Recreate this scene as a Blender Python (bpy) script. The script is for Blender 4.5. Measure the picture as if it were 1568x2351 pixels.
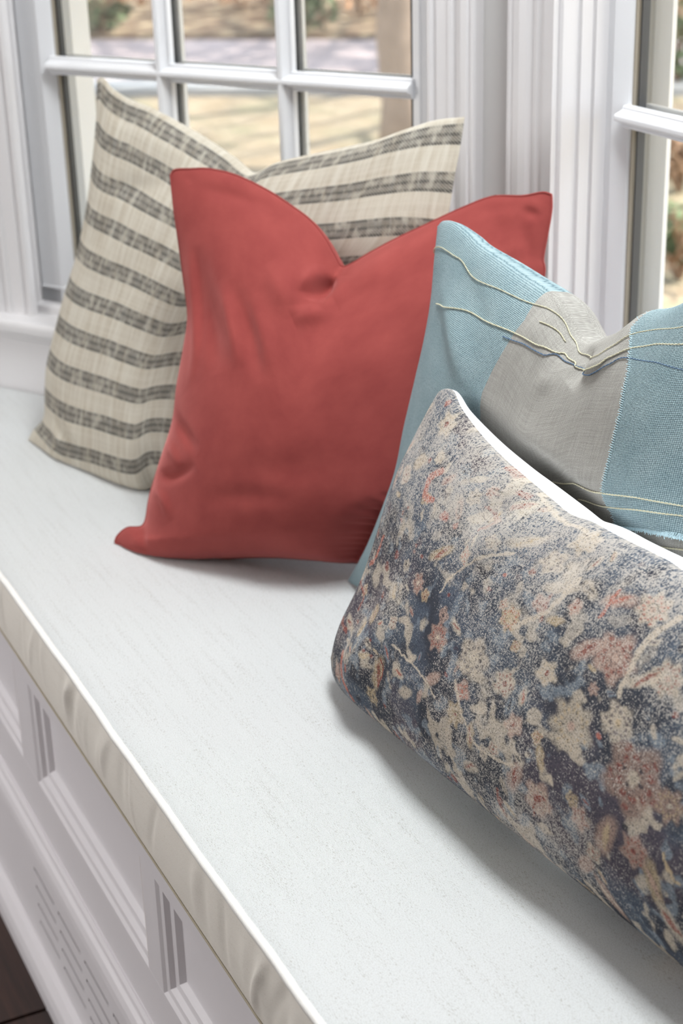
import bpy, bmesh, math, random
import numpy as np
from mathutils import Vector, Matrix
random.seed(7); rng = np.random.default_rng(7)
for o in list(bpy.data.objects): bpy.data.objects.remove(o)
sc = bpy.context.scene
COL = sc.collection
ZO = 0.09                       # floor is z = 0; all heights below are written from 9 cm above it

# ------------------------------------------------------------------ camera
CAM = np.array([-0.382, 0.0, 1.30 + ZO])
FPX, W_, H_ = 3800.0, 1568.0, 2351.0
_down = np.array([265., -9025., -FPX]); _down /= np.linalg.norm(_down)
_up = -_down
def _ray(x, y):
    d = np.array([x - W_/2, -(y - H_/2), -FPX]); return d / np.linalg.norm(d)
_vp = _ray(-1200, -368)
_Y = _vp - _up * _vp.dot(_up); _Y /= np.linalg.norm(_Y)
_X = np.cross(_Y, _up)
ROT = np.array([_X, _Y, _up])   # camera axes -> world axes
cd = bpy.data.cameras.new('camera'); cam = bpy.data.objects.new('camera', cd); COL.objects.link(cam)
M4 = Matrix.Identity(4)
for i in range(3):
    for j in range(3): M4[i][j] = ROT[i][j]
    M4[i][3] = CAM[i]
cam.matrix_world = M4
cd.sensor_fit = 'VERTICAL'; cd.sensor_height = 36.0; cd.sensor_width = 24.0
cd.lens = FPX / H_ * 36.0
cd.clip_start = 0.05; cd.clip_end = 200
cd.dof.use_dof = True; cd.dof.focus_distance = 1.42; cd.dof.aperture_fstop = 6.8
sc.camera = cam
def raydir(px, py): return ROT @ _ray(px, py)
def on_plane(px, py, p0, n):    # where the line of sight of a pixel meets a plane of the room
    d = raydir(px, py); return CAM + d * (np.dot(n, p0 - CAM) / np.dot(n, d))
def project(P):
    c = (P - CAM) @ ROT
    return np.stack([W_/2 + FPX * c[..., 0] / -c[..., 2], H_/2 - FPX * c[..., 1] / -c[..., 2]], -1)

# ------------------------------------------------------------------ world, sun, lights, exposure
world = bpy.data.worlds.new('sky'); sc.world = world; world.use_nodes = True
wn = world.node_tree.nodes; wl = world.node_tree.links; wn.clear()
wo = wn.new('ShaderNodeOutputWorld'); wb = wn.new('ShaderNodeBackground')
wt = wn.new('ShaderNodeTexCoord'); ws = wn.new('ShaderNodeSeparateXYZ'); wr = wn.new('ShaderNodeValToRGB')
wl.new(wt.outputs['Generated'], ws.inputs[0]); wl.new(ws.outputs['Z'], wr.inputs[0])
wr.color_ramp.elements[0].position = 0.0; wr.color_ramp.elements[0].color = (0.95, 0.97, 1.0, 1)
wr.color_ramp.elements[1].position = 0.7; wr.color_ramp.elements[1].color = (0.72, 0.84, 1.0, 1)
wl.new(wr.outputs[0], wb.inputs['Color']); wb.inputs['Strength'].default_value = 3.4
wl.new(wb.outputs[0], wo.inputs[0])
sun = bpy.data.lights.new('sun', 'SUN'); sun.energy = 16; sun.angle = math.radians(.7); sun.color = (1, .95, .87)
suno = bpy.data.objects.new('sun', sun); COL.objects.link(suno)
SUN_FROM = Vector((0.75, -0.55, 1.05)).normalized()
suno.rotation_euler = SUN_FROM.to_track_quat('Z', 'Y').to_euler()
def area(name, loc, target, sx, sy, energy, color=(1, 1, 1), portal=False):
    l = bpy.data.lights.new(name, 'AREA'); l.shape = 'RECTANGLE'; l.size = sx; l.size_y = sy
    l.energy = energy; l.color = color
    if portal: l.cycles.is_portal = True
    o = bpy.data.objects.new(name, l); COL.objects.link(o); o.location = loc
    o.rotation_euler = (Vector(loc) - Vector(target)).to_track_quat('Z', 'Y').to_euler()
    return o
area('room_fill_light', (-2.5, 3.0, 1.6), (0.1, 1.6, 0.35), 1.8, 1.6, 47, (1, .985, .975))  # added fill from the room side, no fixture hangs here
area('bay_key_light', (.40, 1.05, 2.55), (.40, 1.051, .5), .40, .9, 38, (.95, .985, 1))  # added overhead key, makes up for weak daylight from the windows
sc.view_settings.view_transform = 'Standard'; sc.view_settings.look = 'None'
sc.view_settings.exposure = 0.0; sc.view_settings.gamma = 1.0; sc.view_settings.use_curve_mapping = False
sc.cycles.max_bounces = 10; sc.cycles.diffuse_bounces = 5; sc.cycles.transparent_max_bounces = 16
sc.cycles.use_denoising = True; sc.cycles.sample_clamp_indirect = 6.0

# ------------------------------------------------------------------ materials
class NT:
    def __init__(s, name):
        s.m = bpy.data.materials.new(name); s.m.use_nodes = True
        s.n = s.m.node_tree.nodes; s.l = s.m.node_tree.links
        s.b = s.n['Principled BSDF']; s.out = s.n['Material Output']
    def new(s, t, **k):
        n = s.n.new(t)
        for a, v in k.items(): setattr(n, a, v)
        return n
    def set(s, sock, v):
        if hasattr(v, 'links') or isinstance(v, bpy.types.NodeSocket): s.l.new(v, sock)
        else: sock.default_value = v
    def math(s, op, a, b=0.0, c=None, clamp=False):
        n = s.new('ShaderNodeMath', operation=op); n.use_clamp = clamp
        s.set(n.inputs[0], a); s.set(n.inputs[1], b)
        if c is not None: s.set(n.inputs[2], c)
        return n.outputs[0]
    def mix(s, f, a, b, blend='MIX'):
        n = s.new('ShaderNodeMix', data_type='RGBA', blend_type=blend)
        s.set(n.inputs[0], f)
        for i, v in ((6, a), (7, b)):
            if isinstance(v, tuple): n.inputs[i].default_value = (*v, 1) if len(v) == 3 else v
            else: s.l.new(v, n.inputs[i])
        return n.outputs[2]
    def ramp(s, f, stops, interp='LINEAR'):
        n = s.new('ShaderNodeValToRGB'); n.color_ramp.interpolation = interp
        e = n.color_ramp.elements
        while len(e) > 1: e.remove(e[-1])
        for i, (p, c) in enumerate(stops):
            x = e[0] if i == 0 else e.new(p)
            x.position = p; c = c if isinstance(c, tuple) else (c, c, c)
            x.color = (*c, 1)
        s.set(n.inputs[0], f); return n.outputs[0]
    def noise(s, vec, scale, detail=2, rough=.5):
        n = s.new('ShaderNodeTexNoise'); n.inputs['Scale'].default_value = scale
        n.inputs['Detail'].default_value = detail; n.inputs['Roughness'].default_value = rough
        if vec is not None: s.l.new(vec, n.inputs['Vector'])
        return n.outputs['Fac']
    def uv(s): return s.new('ShaderNodeTexCoord').outputs['UV']
    def obj(s): return s.new('ShaderNodeTexCoord').outputs['Object']
    def scale(s, vec, x, y, z=1.0, rot=0.0):
        n = s.new('ShaderNodeMapping'); n.inputs['Scale'].default_value = (x, y, z)
        n.inputs['Rotation'].default_value = (0, 0, rot)
        s.l.new(vec, n.inputs['Vector']); return n.outputs[0]
    def sep(s, vec):
        n = s.new('ShaderNodeSeparateXYZ'); s.l.new(vec, n.inputs[0]); return n.outputs
    def bump(s, h, strength, dist):
        n = s.new('ShaderNodeBump'); n.inputs['Strength'].default_value = strength
        n.inputs['Distance'].default_value = dist; s.l.new(h, n.inputs['Height'])
        s.l.new(n.outputs[0], s.b.inputs['Normal']); return n
    def weave(s, vec, pu, pv, jitter=.25):
        """0..1 height of a plain weave with thread pitches pu, pv (metres)"""
        o = s.sep(vec)
        nz = s.noise(vec, 260, 2)
        j = s.math('MULTIPLY', s.math('SUBTRACT', nz, .5), jitter * 3)
        a = s.math('SINE', s.math('ADD', s.math('MULTIPLY', o[0], math.pi / pu), j))
        b = s.math('SINE', s.math('ADD', s.math('MULTIPLY', o[1], math.pi / pv), j))
        ab = s.math('MULTIPLY', a, b)
        a2 = s.math('ABSOLUTE', a); b2 = s.math('ABSOLUTE', b)
        over = s.math('GREATER_THAN', ab, 0.0)
        h1 = s.math('MULTIPLY', s.math('MULTIPLY', over, a2), s.math('POWER', b2, .5))
        h2 = s.math('MULTIPLY', s.math('MULTIPLY', s.math('SUBTRACT', 1.0, over), b2), s.math('POWER', a2, .5))
        return s.math('ADD', h1, h2), over

def lin(r, g, b):
    f = lambda c: (c/255/12.92 if c/255 <= .04045 else ((c/255+.055)/1.055)**2.4)
    return (f(r), f(g), f(b))
def plain(name, rgb, rough=.5, spec=.5, noise=0.0, scale=30):
    t = NT(name); t.b.inputs['Roughness'].default_value = rough
    t.b.inputs['Specular IOR Level'].default_value = spec
    if noise:
        c = t.mix(t.noise(t.obj(), scale, 3), tuple(x*(1-noise) for x in rgb), tuple(min(1, x*(1+noise)) for x in rgb))
        t.l.new(c, t.b.inputs['Base Color'])
    else: t.b.inputs['Base Color'].default_value = (*rgb, 1)
    return t.m
M = {}
M['trim'] = plain('white_satin_paint', lin(221, 219, 220), .32, .5)
M['sash'] = plain('white_sash_paint', lin(224, 225, 228), .28, .5)
M['cabinet'] = plain('cabinet_paint', lin(240, 237, 241), .38, .45)
M['wall'] = plain('wall_paint', lin(222, 219, 217), .6, .3)
M['ceiling'] = plain('ceiling_paint', lin(240, 240, 240), .8, .2)
M['spacer'] = plain('dark_spacer', lin(58, 60, 60), .5)
M['seal'] = plain('tan_seal', lin(150, 142, 128), .6)
M['liner'] = plain('grey_jamb_liner', lin(176, 174, 166), .5)
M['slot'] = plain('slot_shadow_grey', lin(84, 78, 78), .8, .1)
M['ext'] = plain('exterior_white_paint', lin(242, 242, 238), .5)
# glass
t = NT('window_glass'); tr = t.new('ShaderNodeBsdfTransparent'); gl = t.new('ShaderNodeBsdfGlossy'); gl.inputs['Roughness'].default_value = .02
fr = t.new('ShaderNodeFresnel'); fr.inputs['IOR'].default_value = 1.45; mx = t.new('ShaderNodeMixShader')
tr.inputs[0].default_value = (.96, .97, .97, 1)
t.l.new(fr.outputs[0], mx.inputs[0]); t.l.new(tr.outputs[0], mx.inputs[1]); t.l.new(gl.outputs[0], mx.inputs[2]); t.l.new(mx.outputs[0], t.out.inputs[0])
M['glass'] = t.m
# insect screen: a fine wire grid with holes
t = NT('insect_screen_mesh'); o = t.sep(t.uv())
fu = t.math('FRACT', t.math('MULTIPLY', o[0], 1/.0016)); fv = t.math('FRACT', t.math('MULTIPLY', o[1], 1/.0016))
g = t.math('MAXIMUM', t.math('LESS_THAN', fu, .14), t.math('LESS_THAN', fv, .14))
tr = t.new('ShaderNodeBsdfTransparent'); mx = t.new('ShaderNodeMixShader')
t.b.inputs['Base Color'].default_value = (.30, .30, .30, 1)
t.l.new(g, mx.inputs[0]); t.l.new(tr.outputs[0], mx.inputs[1]); t.l.new(t.b.outputs[0], mx.inputs[2]); t.l.new(mx.outputs[0], t.out.inputs[0])
M['screen'] = t.m
# bench cushion linen
def linen(name, base, dark, pitch=.00085, spk=.35, bstr=.5, ax=None):
    t = NT(name); uv = t.uv()
    h, ov = t.weave(uv, pitch, pitch, .35)
    sa = ax if ax else (1, 1)
    fleck = t.noise(t.scale(uv, 1300 if sa[0] else 260, 260 if sa[0] else 1300), 1, 1)
    band = t.noise(t.scale(uv, 150 if sa[0] else 9, 9 if sa[0] else 150), 1, 2)
    grain = t.noise(t.scale(uv, 900, 900), 1, 1)
    c = t.mix(t.math('MULTIPLY', t.math('SUBTRACT', 1.0, h), spk), base, dark)
    c = t.mix(t.ramp(t.math('ADD', fleck, t.math('MULTIPLY', t.math('SUBTRACT', band, .5), .5)), [(.60, 0.), (.76, .5)]), c, dark)
    c = t.mix(t.ramp(grain, [(.45, 0.), (.75, .35)]), c, dark)
    t.l.new(c, t.b.inputs['Base Color']); t.b.inputs['Roughness'].default_value = .9
    t.b.inputs['Specular IOR Level'].default_value = .15; t.b.inputs['Sheen Weight'].default_value = .1
    t.bump(h, bstr, .0004); return t.m
M['linen'] = linen('off_white_linen', lin(225, 228, 229), lin(156, 151, 142), .0011, .22, .8, (1, 0))
M['linen_front'] = linen('cream_linen_boxing', lin(252, 248, 240), lin(228, 221, 209), .0011, .2, .5, (0, 1))
M['seamthread'] = plain('tan_seam_thread', lin(186, 178, 160), .9, .1)
M['pipe'] = linen('white_linen_piping', lin(244, 243, 240), lin(220, 216, 208), .0011, .2)
M['whiteback'] = linen('plain_white_cotton', lin(246, 247, 250), lin(232, 234, 238), .0006, .1, .2)
# rust velvet: dark base under a strong pile sheen
t = NT('rust_velvet'); uv = t.uv()
n1 = t.noise(uv, 22, 4, .6); n2 = t.noise(uv, 1500, 2); n3 = t.noise(uv, 130, 3)
c = t.mix(t.ramp(n1, [(.3, 0.), (.75, 1.)]), lin(130, 56, 54), lin(148, 69, 65))
c = t.mix(t.math('MULTIPLY', n2, .20), c, lin(172, 96, 90))
t.l.new(c, t.b.inputs['Base Color']); t.b.inputs['Roughness'].default_value = .85
t.b.inputs['Specular IOR Level'].default_value = .08
sh_ = t.new('ShaderNodeBsdfSheen'); sh_.inputs['Color'].default_value = (.42, .18, .17, 1); sh_.inputs['Roughness'].default_value = .42
ad = t.new('ShaderNodeAddShader'); t.l.new(t.b.outputs[0], ad.inputs[0]); t.l.new(sh_.outputs[0], ad.inputs[1]); t.l.new(ad.outputs[0], t.out.inputs[0])
bn = t.bump(t.math('ADD', t.math('MULTIPLY', n2, .4), n3), .16, .0012); t.l.new(bn.outputs[0], sh_.inputs['Normal']); M['velvet'] = t.m
# striped wool
def striped(name):
    t = NT(name); uv = t.uv(); o = t.sep(uv)
    wob = t.math('MULTIPLY', t.math('SUBTRACT', t.noise(t.scale(uv, 14, 14), 1, 3), .5), .004)
    v = t.math('ADD', o[1], wob)
    ph = t.math('FRACT', t.math('MULTIPLY', t.math('ADD', v, STRIPE_OFF), 1/STRIPE_P))
    band = t.ramp(ph, [(0., 0.), (.25, 0.), (.275, 1.), (.315, 1.), (.35, .70), (.43, .72), (.455, 1.), (.50, 1.), (.53, .70), (.62, .74), (.645, 1.), (.675, .95), (.71, 0.)])
    h, ov = t.weave(uv, .00155, .00155, .3)
    tw = t.math('FRACT', t.math('ADD', t.math('MULTIPLY', o[0], 1/.0032), t.math('MULTIPLY', o[1], 1/.0032)))
    tw = t.math('GREATER_THAN', tw, .5)
    warp = t.noise(t.scale(uv, 130, 7), 1, 3, .7); weft = t.noise(t.scale(uv, 7, 170), 1, 3, .7)
    base = t.mix(t.ramp(warp, [(.35, 0.), (.65, 1.)]), lin(192, 181, 161), lin(224, 219, 205))
    base = t.mix(t.ramp(weft, [(.3, 0.), (.7, .5)]), base, lin(232, 226, 212))
    base = t.mix(t.math('MULTIPLY', t.math('SUBTRACT', 1.0, h), .30), base, lin(150, 138, 118))
    blot = t.noise(t.scale(uv, 95, 40), 1, 2, .6)
    chk = t.ramp(blot, [(.36, .45), (.54, 1.)])
    f = t.math('MULTIPLY', band, chk)
    f = t.math('MULTIPLY', f, t.math('ADD', t.math('MULTIPLY', tw, .45), .60), clamp=True)
    c = t.mix(f, base, lin(38, 39, 44))
    t.l.new(c, t.b.inputs['Base Color']); t.b.inputs['Roughness'].default_value = .92
    t.b.inputs['Specular IOR Level'].default_value = .1; t.b.inputs['Sheen Weight'].default_value = .15
    t.bump(h, .7, .0008); return t.m
STRIPE_P, STRIPE_OFF = .0515, .038
M['stripe'] = striped('striped_wool_weave')
# blue patchwork: panels chosen by the seam lines of the pillow (second UV-like attribute "panel")
def blue(name):
    t = NT(name); uv = t.uv()
    h, ov = t.weave(uv, .0020, .0016, .75)
    n1 = t.noise(uv, 30, 3)
    n4 = t.noise(t.scale(uv, 420, 420), 1, 2)
    c = t.mix(t.ramp(n1, [(.3, 0.), (.7, 1.)]), lin(158, 186, 193), lin(180, 204, 209))
    c = t.mix(t.ramp(n4, [(.50, 0.), (.70, .55)]), c, lin(98, 126, 136))
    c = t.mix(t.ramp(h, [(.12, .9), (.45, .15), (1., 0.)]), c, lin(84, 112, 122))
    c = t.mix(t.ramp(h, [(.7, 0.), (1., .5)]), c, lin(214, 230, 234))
    t.l.new(c, t.b.inputs['Base Color']); t.b.inputs['Roughness'].default_value = .9
    t.b.inputs['Specular IOR Level'].default_value = .15; t.b.inputs['Sheen Weight'].default_value = .12
    t.bump(h, .9, .0011); return t.m
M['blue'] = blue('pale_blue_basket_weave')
def grey(name):
    t = NT(name); uv = t.uv()
    h, ov = t.weave(uv, .0007, .0007, .3)
    a = t.noise(t.scale(uv, 600, 26), 1, 3, .7); b = t.noise(t.scale(uv, 26, 600), 1, 3, .7)
    f = t.math('ADD', t.ramp(a, [(.35, 0.), (.7, .5)]), t.ramp(b, [(.35, 0.), (.7, .5)]))
    gn = t.noise(t.scale(uv, 1500, 1500), 1, 1)
    c = t.mix(f, lin(146, 144, 138), lin(186, 184, 178))
    c = t.mix(t.ramp(gn, [(.42, 0.), (.66, .45)]), c, lin(112, 110, 106)); c = t.mix(t.ramp(gn, [(.30, .4), (.44, 0.)]), c, lin(206, 204, 198))
    t.l.new(c, t.b.inputs['Base Color']); t.b.inputs['Roughness'].default_value = .88
    t.b.inputs['Specular IOR Level'].default_value = .15
    t.bump(t.math('ADD', h, f), .4, .0004); return t.m
M['grey'] = grey('grey_linen_patch')
M['cream_yarn'] = plain('cream_yarn', lin(206, 202, 176), .9, .1, .1, 900)
M['blue_yarn'] = plain('slate_blue_yarn', lin(98, 120, 146), .9, .1, .15, 900)
M['fray'] = plain('frayed_blue_thread', lin(190, 216, 224), .9, .1, .1, 900)
# printed lumbar: colours of the print come per vertex, the threads break them up
t = NT('faded_floral_print'); uv = t.uv()
at = t.new('ShaderNodeAttribute', attribute_name='print'); ink = at.outputs['Color']; wear_pale = at.outputs['Alpha']
h, ov = t.weave(uv, .00085, .00085, .5)
def cells(vec, pu, pv):
    mp = t.scale(vec, 1/pu, 1/pv); fl = t.new('ShaderNodeVectorMath', operation='FLOOR'); t.l.new(mp, fl.inputs[0])
    w = t.new('ShaderNodeTexWhiteNoise', noise_dimensions='2D'); t.l.new(fl.outputs[0], w.inputs['Vector']); return w.outputs['Value']
jv = t.new('ShaderNodeTexNoise'); jv.inputs['Scale'].default_value = 380; jv.inputs['Detail'].default_value = 1; t.l.new(uv, jv.inputs['Vector'])
js_ = t.new('ShaderNodeVectorMath', operation='SCALE'); js_.inputs['Scale'].default_value = .0016; t.l.new(jv.outputs['Color'], js_.inputs[0])
ja = t.new('ShaderNodeVectorMath', operation='ADD'); t.l.new(uv, ja.inputs[0]); t.l.new(js_.outputs[0], ja.inputs[1]); uj = ja.outputs[0]
wa = cells(uj, .00062, .0010); wb_ = cells(uj, .0010, .00062); wm = cells(uj, .0017, .0015)
stk = t.noise(t.scale(uv, 700, 14), 1, 3, .8); stk2 = t.noise(t.scale(uv, 14, 700), 1, 3, .8)
st = t.math('MULTIPLY', t.math('SUBTRACT', t.math('MAXIMUM', stk, stk2), .56), 1.5)
pl_ = t.math('ADD', t.math('MULTIPLY', t.math('SUBTRACT', wear_pale, .5), .75), t.math('ADD', .34, st))
th = t.math('ADD', t.math('MULTIPLY', wa, .65), t.math('MULTIPLY', wm, .35))
fl_ = t.math('MULTIPLY', t.math('SUBTRACT', t.math('ADD', pl_, .12), th), 6.0, clamp=True)
c = t.mix(t.math('MULTIPLY', fl_, .72), ink, lin(222, 214, 204))
th2 = t.math('ADD', t.math('MULTIPLY', wb_, .7), t.math('MULTIPLY', wm, .3))
fd = t.math('MULTIPLY', t.math('SUBTRACT', th2, t.math('ADD', .62, t.math('MULTIPLY', pl_, .18))), 6.0, clamp=True)
c = t.mix(t.math('MULTIPLY', fd, .72), c, lin(46, 48, 60))
t.l.new(c, t.b.inputs['Base Color']); t.b.inputs['Roughness'].default_value = .85
t.b.inputs['Specular IOR Level'].default_value = .2
t.bump(h, .8, .0006); M['print'] = t.m
# dark floor wood
t = NT('dark_stained_oak'); ob = t.obj()
g = t.noise(t.scale(ob, 60, 3, 60), 1, 5, .6)
t.l.new(t.ramp(g, [(.3, lin(34, 22, 20)), (.7, lin(74, 50, 42))]), t.b.inputs['Base Color']); t.b.inputs['Roughness'].default_value = .42
t.bump(g, .2, .001); M['wood'] = t.m
# outdoors
def ground(name, a, b, c3, sc1, sc2):
    t = NT(name); ob = t.obj()
    n1 = t.noise(ob, sc1, 4, .65); n2 = t.noise(ob, sc2, 3, .6)
    c = t.mix(t.ramp(n1, [(.35, 0.), (.65, 1.)]), a, b); c = t.mix(t.ramp(n2, [(.5, 0.), (.68, .8)]), c, c3)
    t.l.new(c, t.b.inputs['Base Color']); t.b.inputs['Roughness'].default_value = .95; t.b.inputs['Specular IOR Level'].default_value = .1
    return t.m
M['lawn'] = ground('dry_winter_lawn', lin(122, 108, 88), lin(146, 133, 113), lin(108, 107, 86), 5, 1.3)
M['drive'] = ground('pale_driveway', lin(140, 128, 126), lin(150, 139, 138), lin(126, 116, 114), 1.2, .7)
M['curb'] = plain('white_kerb', lin(150, 149, 147), .9, .1)
M['mulch'] = ground('leaf_mulch', lin(78, 62, 50), lin(112, 94, 76), lin(178, 162, 132), 6, 4.5)
M['bark'] = plain('grey_brown_bark', lin(150, 134, 120), .95, .1, .25, 14)
M['twig'] = plain('dry_twigs', lin(132, 108, 88), .95, .1, .25, 14)
M['evergreen'] = plain('dull_evergreen', lin(92, 104, 78), .9, .1, .25, 9)
M['leaf'] = plain('dry_leaves', lin(168, 128, 96), .9, .1, .25, 9)
M['zip'] = plain('bronze_zip', lin(60, 44, 36), .4)

# ------------------------------------------------------------------ mesh helpers
def link(o, parent=None):
    COL.objects.link(o)
    if parent is not None: o.parent = parent
    return o
def mesh(name, V, F, mat, parent=None, smooth=False, uv=None):
    me = bpy.data.meshes.new(name)
    V = np.asarray(V, float).copy(); V[:, 2] += ZO
    if parent is not None and tuple(parent.location) != (0, 0, 0): V = V - np.array(parent.location)
    me.from_pydata([tuple(v) for v in V], [], [tuple(int(i) for i in f) for f in F]); me.update()
    if smooth: me.polygons.foreach_set('use_smooth', [True]*len(me.polygons))
    if uv is not None:
        l = me.uv_layers.new(name='UVMap'); idx = np.zeros(len(me.loops), int); me.loops.foreach_get('vertex_index', idx)
        l.data.foreach_set('uv', np.asarray(uv, float)[idx].ravel())
    if mat is not None: me.materials.append(mat)
    return link(bpy.data.objects.new(name, me), parent)
def empty(name, loc):
    o = bpy.data.objects.new(name, None); o.location = (loc[0], loc[1], loc[2] + ZO); o.empty_display_size = .1
    return link(o)
def tag(o, label, cat=None, group=None, kind=None):
    if label: o['label'] = label
    if cat: o['category'] = cat
    if group: o['group'] = group
    if kind: o['kind'] = kind
    return o
class Frame:                    # a vertical wall: s runs along it, off is positive outwards, z up
    def __init__(f, p, L, n): f.p = np.array(p, float); f.L = np.array(L, float); f.n = np.array(n, float)
    def pt(f, s, off, z):
        q = f.p + s*f.L + off*f.n; return (q[0], q[1], z)
def boxV(fr, s0, s1, o0, o1, z0, z1, bev=0.0):
    """box in wall frame, optional bevel through inset of the four long room-side edges"""
    V = [fr.pt(s, o, z) for z in (z0, z1) for o in (o0, o1) for s in (s0, s1)]
    F = [(0,1,3,2), (4,6,7,5), (0,4,5,1), (1,5,7,3), (3,7,6,2), (2,6,4,0)]
    return V, F
class MB:
    def __init__(s): s.V = []; s.F = []
    def add(s, V, F):
        k = len(s.V); s.V += [tuple(v) for v in V]; s.F += [tuple(i+k for i in f) for f in F]; return s
    def box(s, fr, *a): return s.add(*boxV(fr, *a))
    def build(s, name, mat, parent=None, smooth=False): return mesh(name, s.V, s.F, mat, parent, smooth)
def prism(fr, prof, z0, z1):    # profile in (s, off), extruded upwards
    k = len(prof); V = [fr.pt(s, o, z0) for s, o in prof] + [fr.pt(s, o, z1) for s, o in prof]
    F = [(i, (i+1) % k, (i+1) % k + k, i + k) for i in range(k)] + [tuple(range(k))[::-1], tuple(range(k, 2*k))]
    return V, F
def hprism(fr, prof, s0, s1):   # profile in (off, z), run along s
    k = len(prof); V = [fr.pt(s0, o, z) for o, z in prof] + [fr.pt(s1, o, z) for o, z in prof]
    F = [(i, (i+1) % k, (i+1) % k + k, i + k) for i in range(k)] + [tuple(range(k))[::-1], tuple(range(k, 2*k))]
    return V, F
def tube(P, r, seg=8, closed_ends=True):
    P = np.asarray(P, float); n = len(P); r = np.broadcast_to(np.asarray(r, float), (n,))
    T = np.gradient(P, axis=0); T /= np.linalg.norm(T, axis=1)[:, None] + 1e-12
    a = np.array([0, 0, 1.]) if abs(T[0][2]) < .9 else np.array([1., 0, 0])
    V = []; N = np.cross(T[0], a); N /= np.linalg.norm(N)
    for i in range(n):
        N = N - T[i]*N.dot(T[i]); N /= np.linalg.norm(N) + 1e-12; B = np.cross(T[i], N)
        for k in range(seg):
            th = 2*math.pi*k/seg; V.append(P[i] + r[i]*(math.cos(th)*N + math.sin(th)*B))
    F = [(i*seg+k, i*seg+(k+1) % seg, (i+1)*seg+(k+1) % seg, (i+1)*seg+k) for i in range(n-1) for k in range(seg)]
    if closed_ends: F += [tuple(range(seg))[::-1], tuple((n-1)*seg+k for k in range(seg))]
    return V, F
def catmull(P, n):
    P = np.asarray(P, float); k = len(P)
    Q = np.vstack([2*P[0]-P[1], P, 2*P[-1]-P[-2]]); out = []
    for i in range(k-1):
        p0, p1, p2, p3 = Q[i:i+4]
        for u in np.linspace(0, 1, 24, endpoint=False):
            out.append(.5*((2*p1) + (-p0+p2)*u + (2*p0-5*p1+4*p2-p3)*u*u + (-p0+3*p1-3*p2+p3)*u**3))
    out.append(P[-1]); out = np.array(out)
    d = np.r_[0, np.cumsum(np.linalg.norm(np.diff(out, axis=0), axis=1))]
    t = np.linspace(0, d[-1], n)
    return np.stack([np.interp(t, d, out[:, j]) for j in range(out.shape[1])], 1)

# ------------------------------------------------------------------ room shell
LW = Frame((.213, 2.405), (.5325, -.8464), (.8464, .5325))    # left bay wall (apron face at off 0)
XW = .665
CW = Frame((XW, 1.743), (0, -1), (1, 0))                      # middle bay wall
YC2 = .43
RW = Frame((XW, YC2), (-.5325, -.8464), (.8464, -.5325))      # right bay wall
def wall_with_hole(name, fr, s0, s1, o0, o1, z0, z1, hs0, hs1, hz0, hz1, mat):
    m = MB(); m.box(fr, s0, hs0, o0, o1, z0, z1); m.box(fr, hs1, s1, o0, o1, z0, z1)
    m.box(fr, hs0, hs1, o0, o1, z0, hz0); m.box(fr, hs0, hs1, o0, o1, hz1, z1)
    return tag(m.build(name, mat), None, kind='structure')
ZC = 2.56
tag(MB().box(Frame((-3.5, 5), (0, -1), (1, 0)), -.2, 8.2, -.1, 3.72, -.12, -.0901).build('subfloor', M['wood']), None, kind='structure').name = 'floor'
floor = bpy.data.objects['floor']
# dark floor boards (built where the photograph can see them, the slab carries on)
for i in range(7):
    x1 = -.001 - i*.11; x0 = x1 - .107
    for j, (ya, yb) in enumerate(((-.6, .75), (.753, 1.9), (1.903, 3.0))):
        off = .21*((i*5) % 4) - .2
        V, F = boxV(Frame((x0, ya+off), (1, 0), (0, 1)), 0, x1-x0, 0, yb-ya-.003, -.089, -.0845)
        p = mesh('plank', V, F, M['wood'], floor)
m = MB(); m.box(Frame((-3.5, 5), (0, -1), (1, 0)), -.2, 8.2, -.1, 4.6, ZC, ZC+.1); tag(m.build('ceiling', M['ceiling']), None, kind='structure')
tag(MB().box(Frame((-3.5, 5), (0, -1), (1, 0)), -.2, 8.2, -.1, 0, -.09, ZC).build('wall_back', M['wall']), None, kind='structure')
tag(MB().box(Frame((-3.5, 5), (1, 0), (0, 1)), 0, 3.6, 0, .1, -.09, ZC).build('wall_far', M['wall']), None, kind='structure')
tag(MB().box(Frame((-3.5, -3), (1, 0), (0, -1)), 0, 3.6, 0, .1, -.09, ZC).build('wall_near', M['wall']), None, kind='structure')
tag(MB().box(Frame((.03, 5), (0, -1), (1, 0)), 0, 2.262, 0, .1, -.09, ZC).build('wall_side_far', M['wall']), None, kind='structure').name = 'wall_front_left'
tag(MB().box(Frame((.03, -.64), (0, -1), (1, 0)), 0, 2.36, 0, .1, -.09, ZC).build('wall_side_near', M['wall']), None, kind='structure').name = 'wall_front_right'
WT, WB = 1.92, .612             # window head and stool heights
wall_with_hole('wall_left', LW, -.40, .835, .052, .15, -.09, ZC, -.006, .703, WB-.03, WT, M['wall'])
wall_with_hole('wall_middle', CW, -.02, 1.33, .02, .118, -.09, ZC, .105, 1.205, WB-.03, WT, M['wall'])
wall_with_hole('wall_right', RW, -.03, 1.25, .02, .118, -.09, ZC, .11, .82, WB-.03, WT, M['wall'])

m = MB(); m.box(LW, -1.6, 1.4, .10, 1.25, 2.0, 2.06); m.box(CW, -.75, 2.1, .12, 1.25, 2.061, 2.12); m.box(RW, -.5, 2.6, .12, 1.25, 2.121, 2.18)
tag(m.build('sun_blocker', M['trim']), None, kind='structure')          # unseen overhang, added to keep direct sun out of the bay
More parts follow.
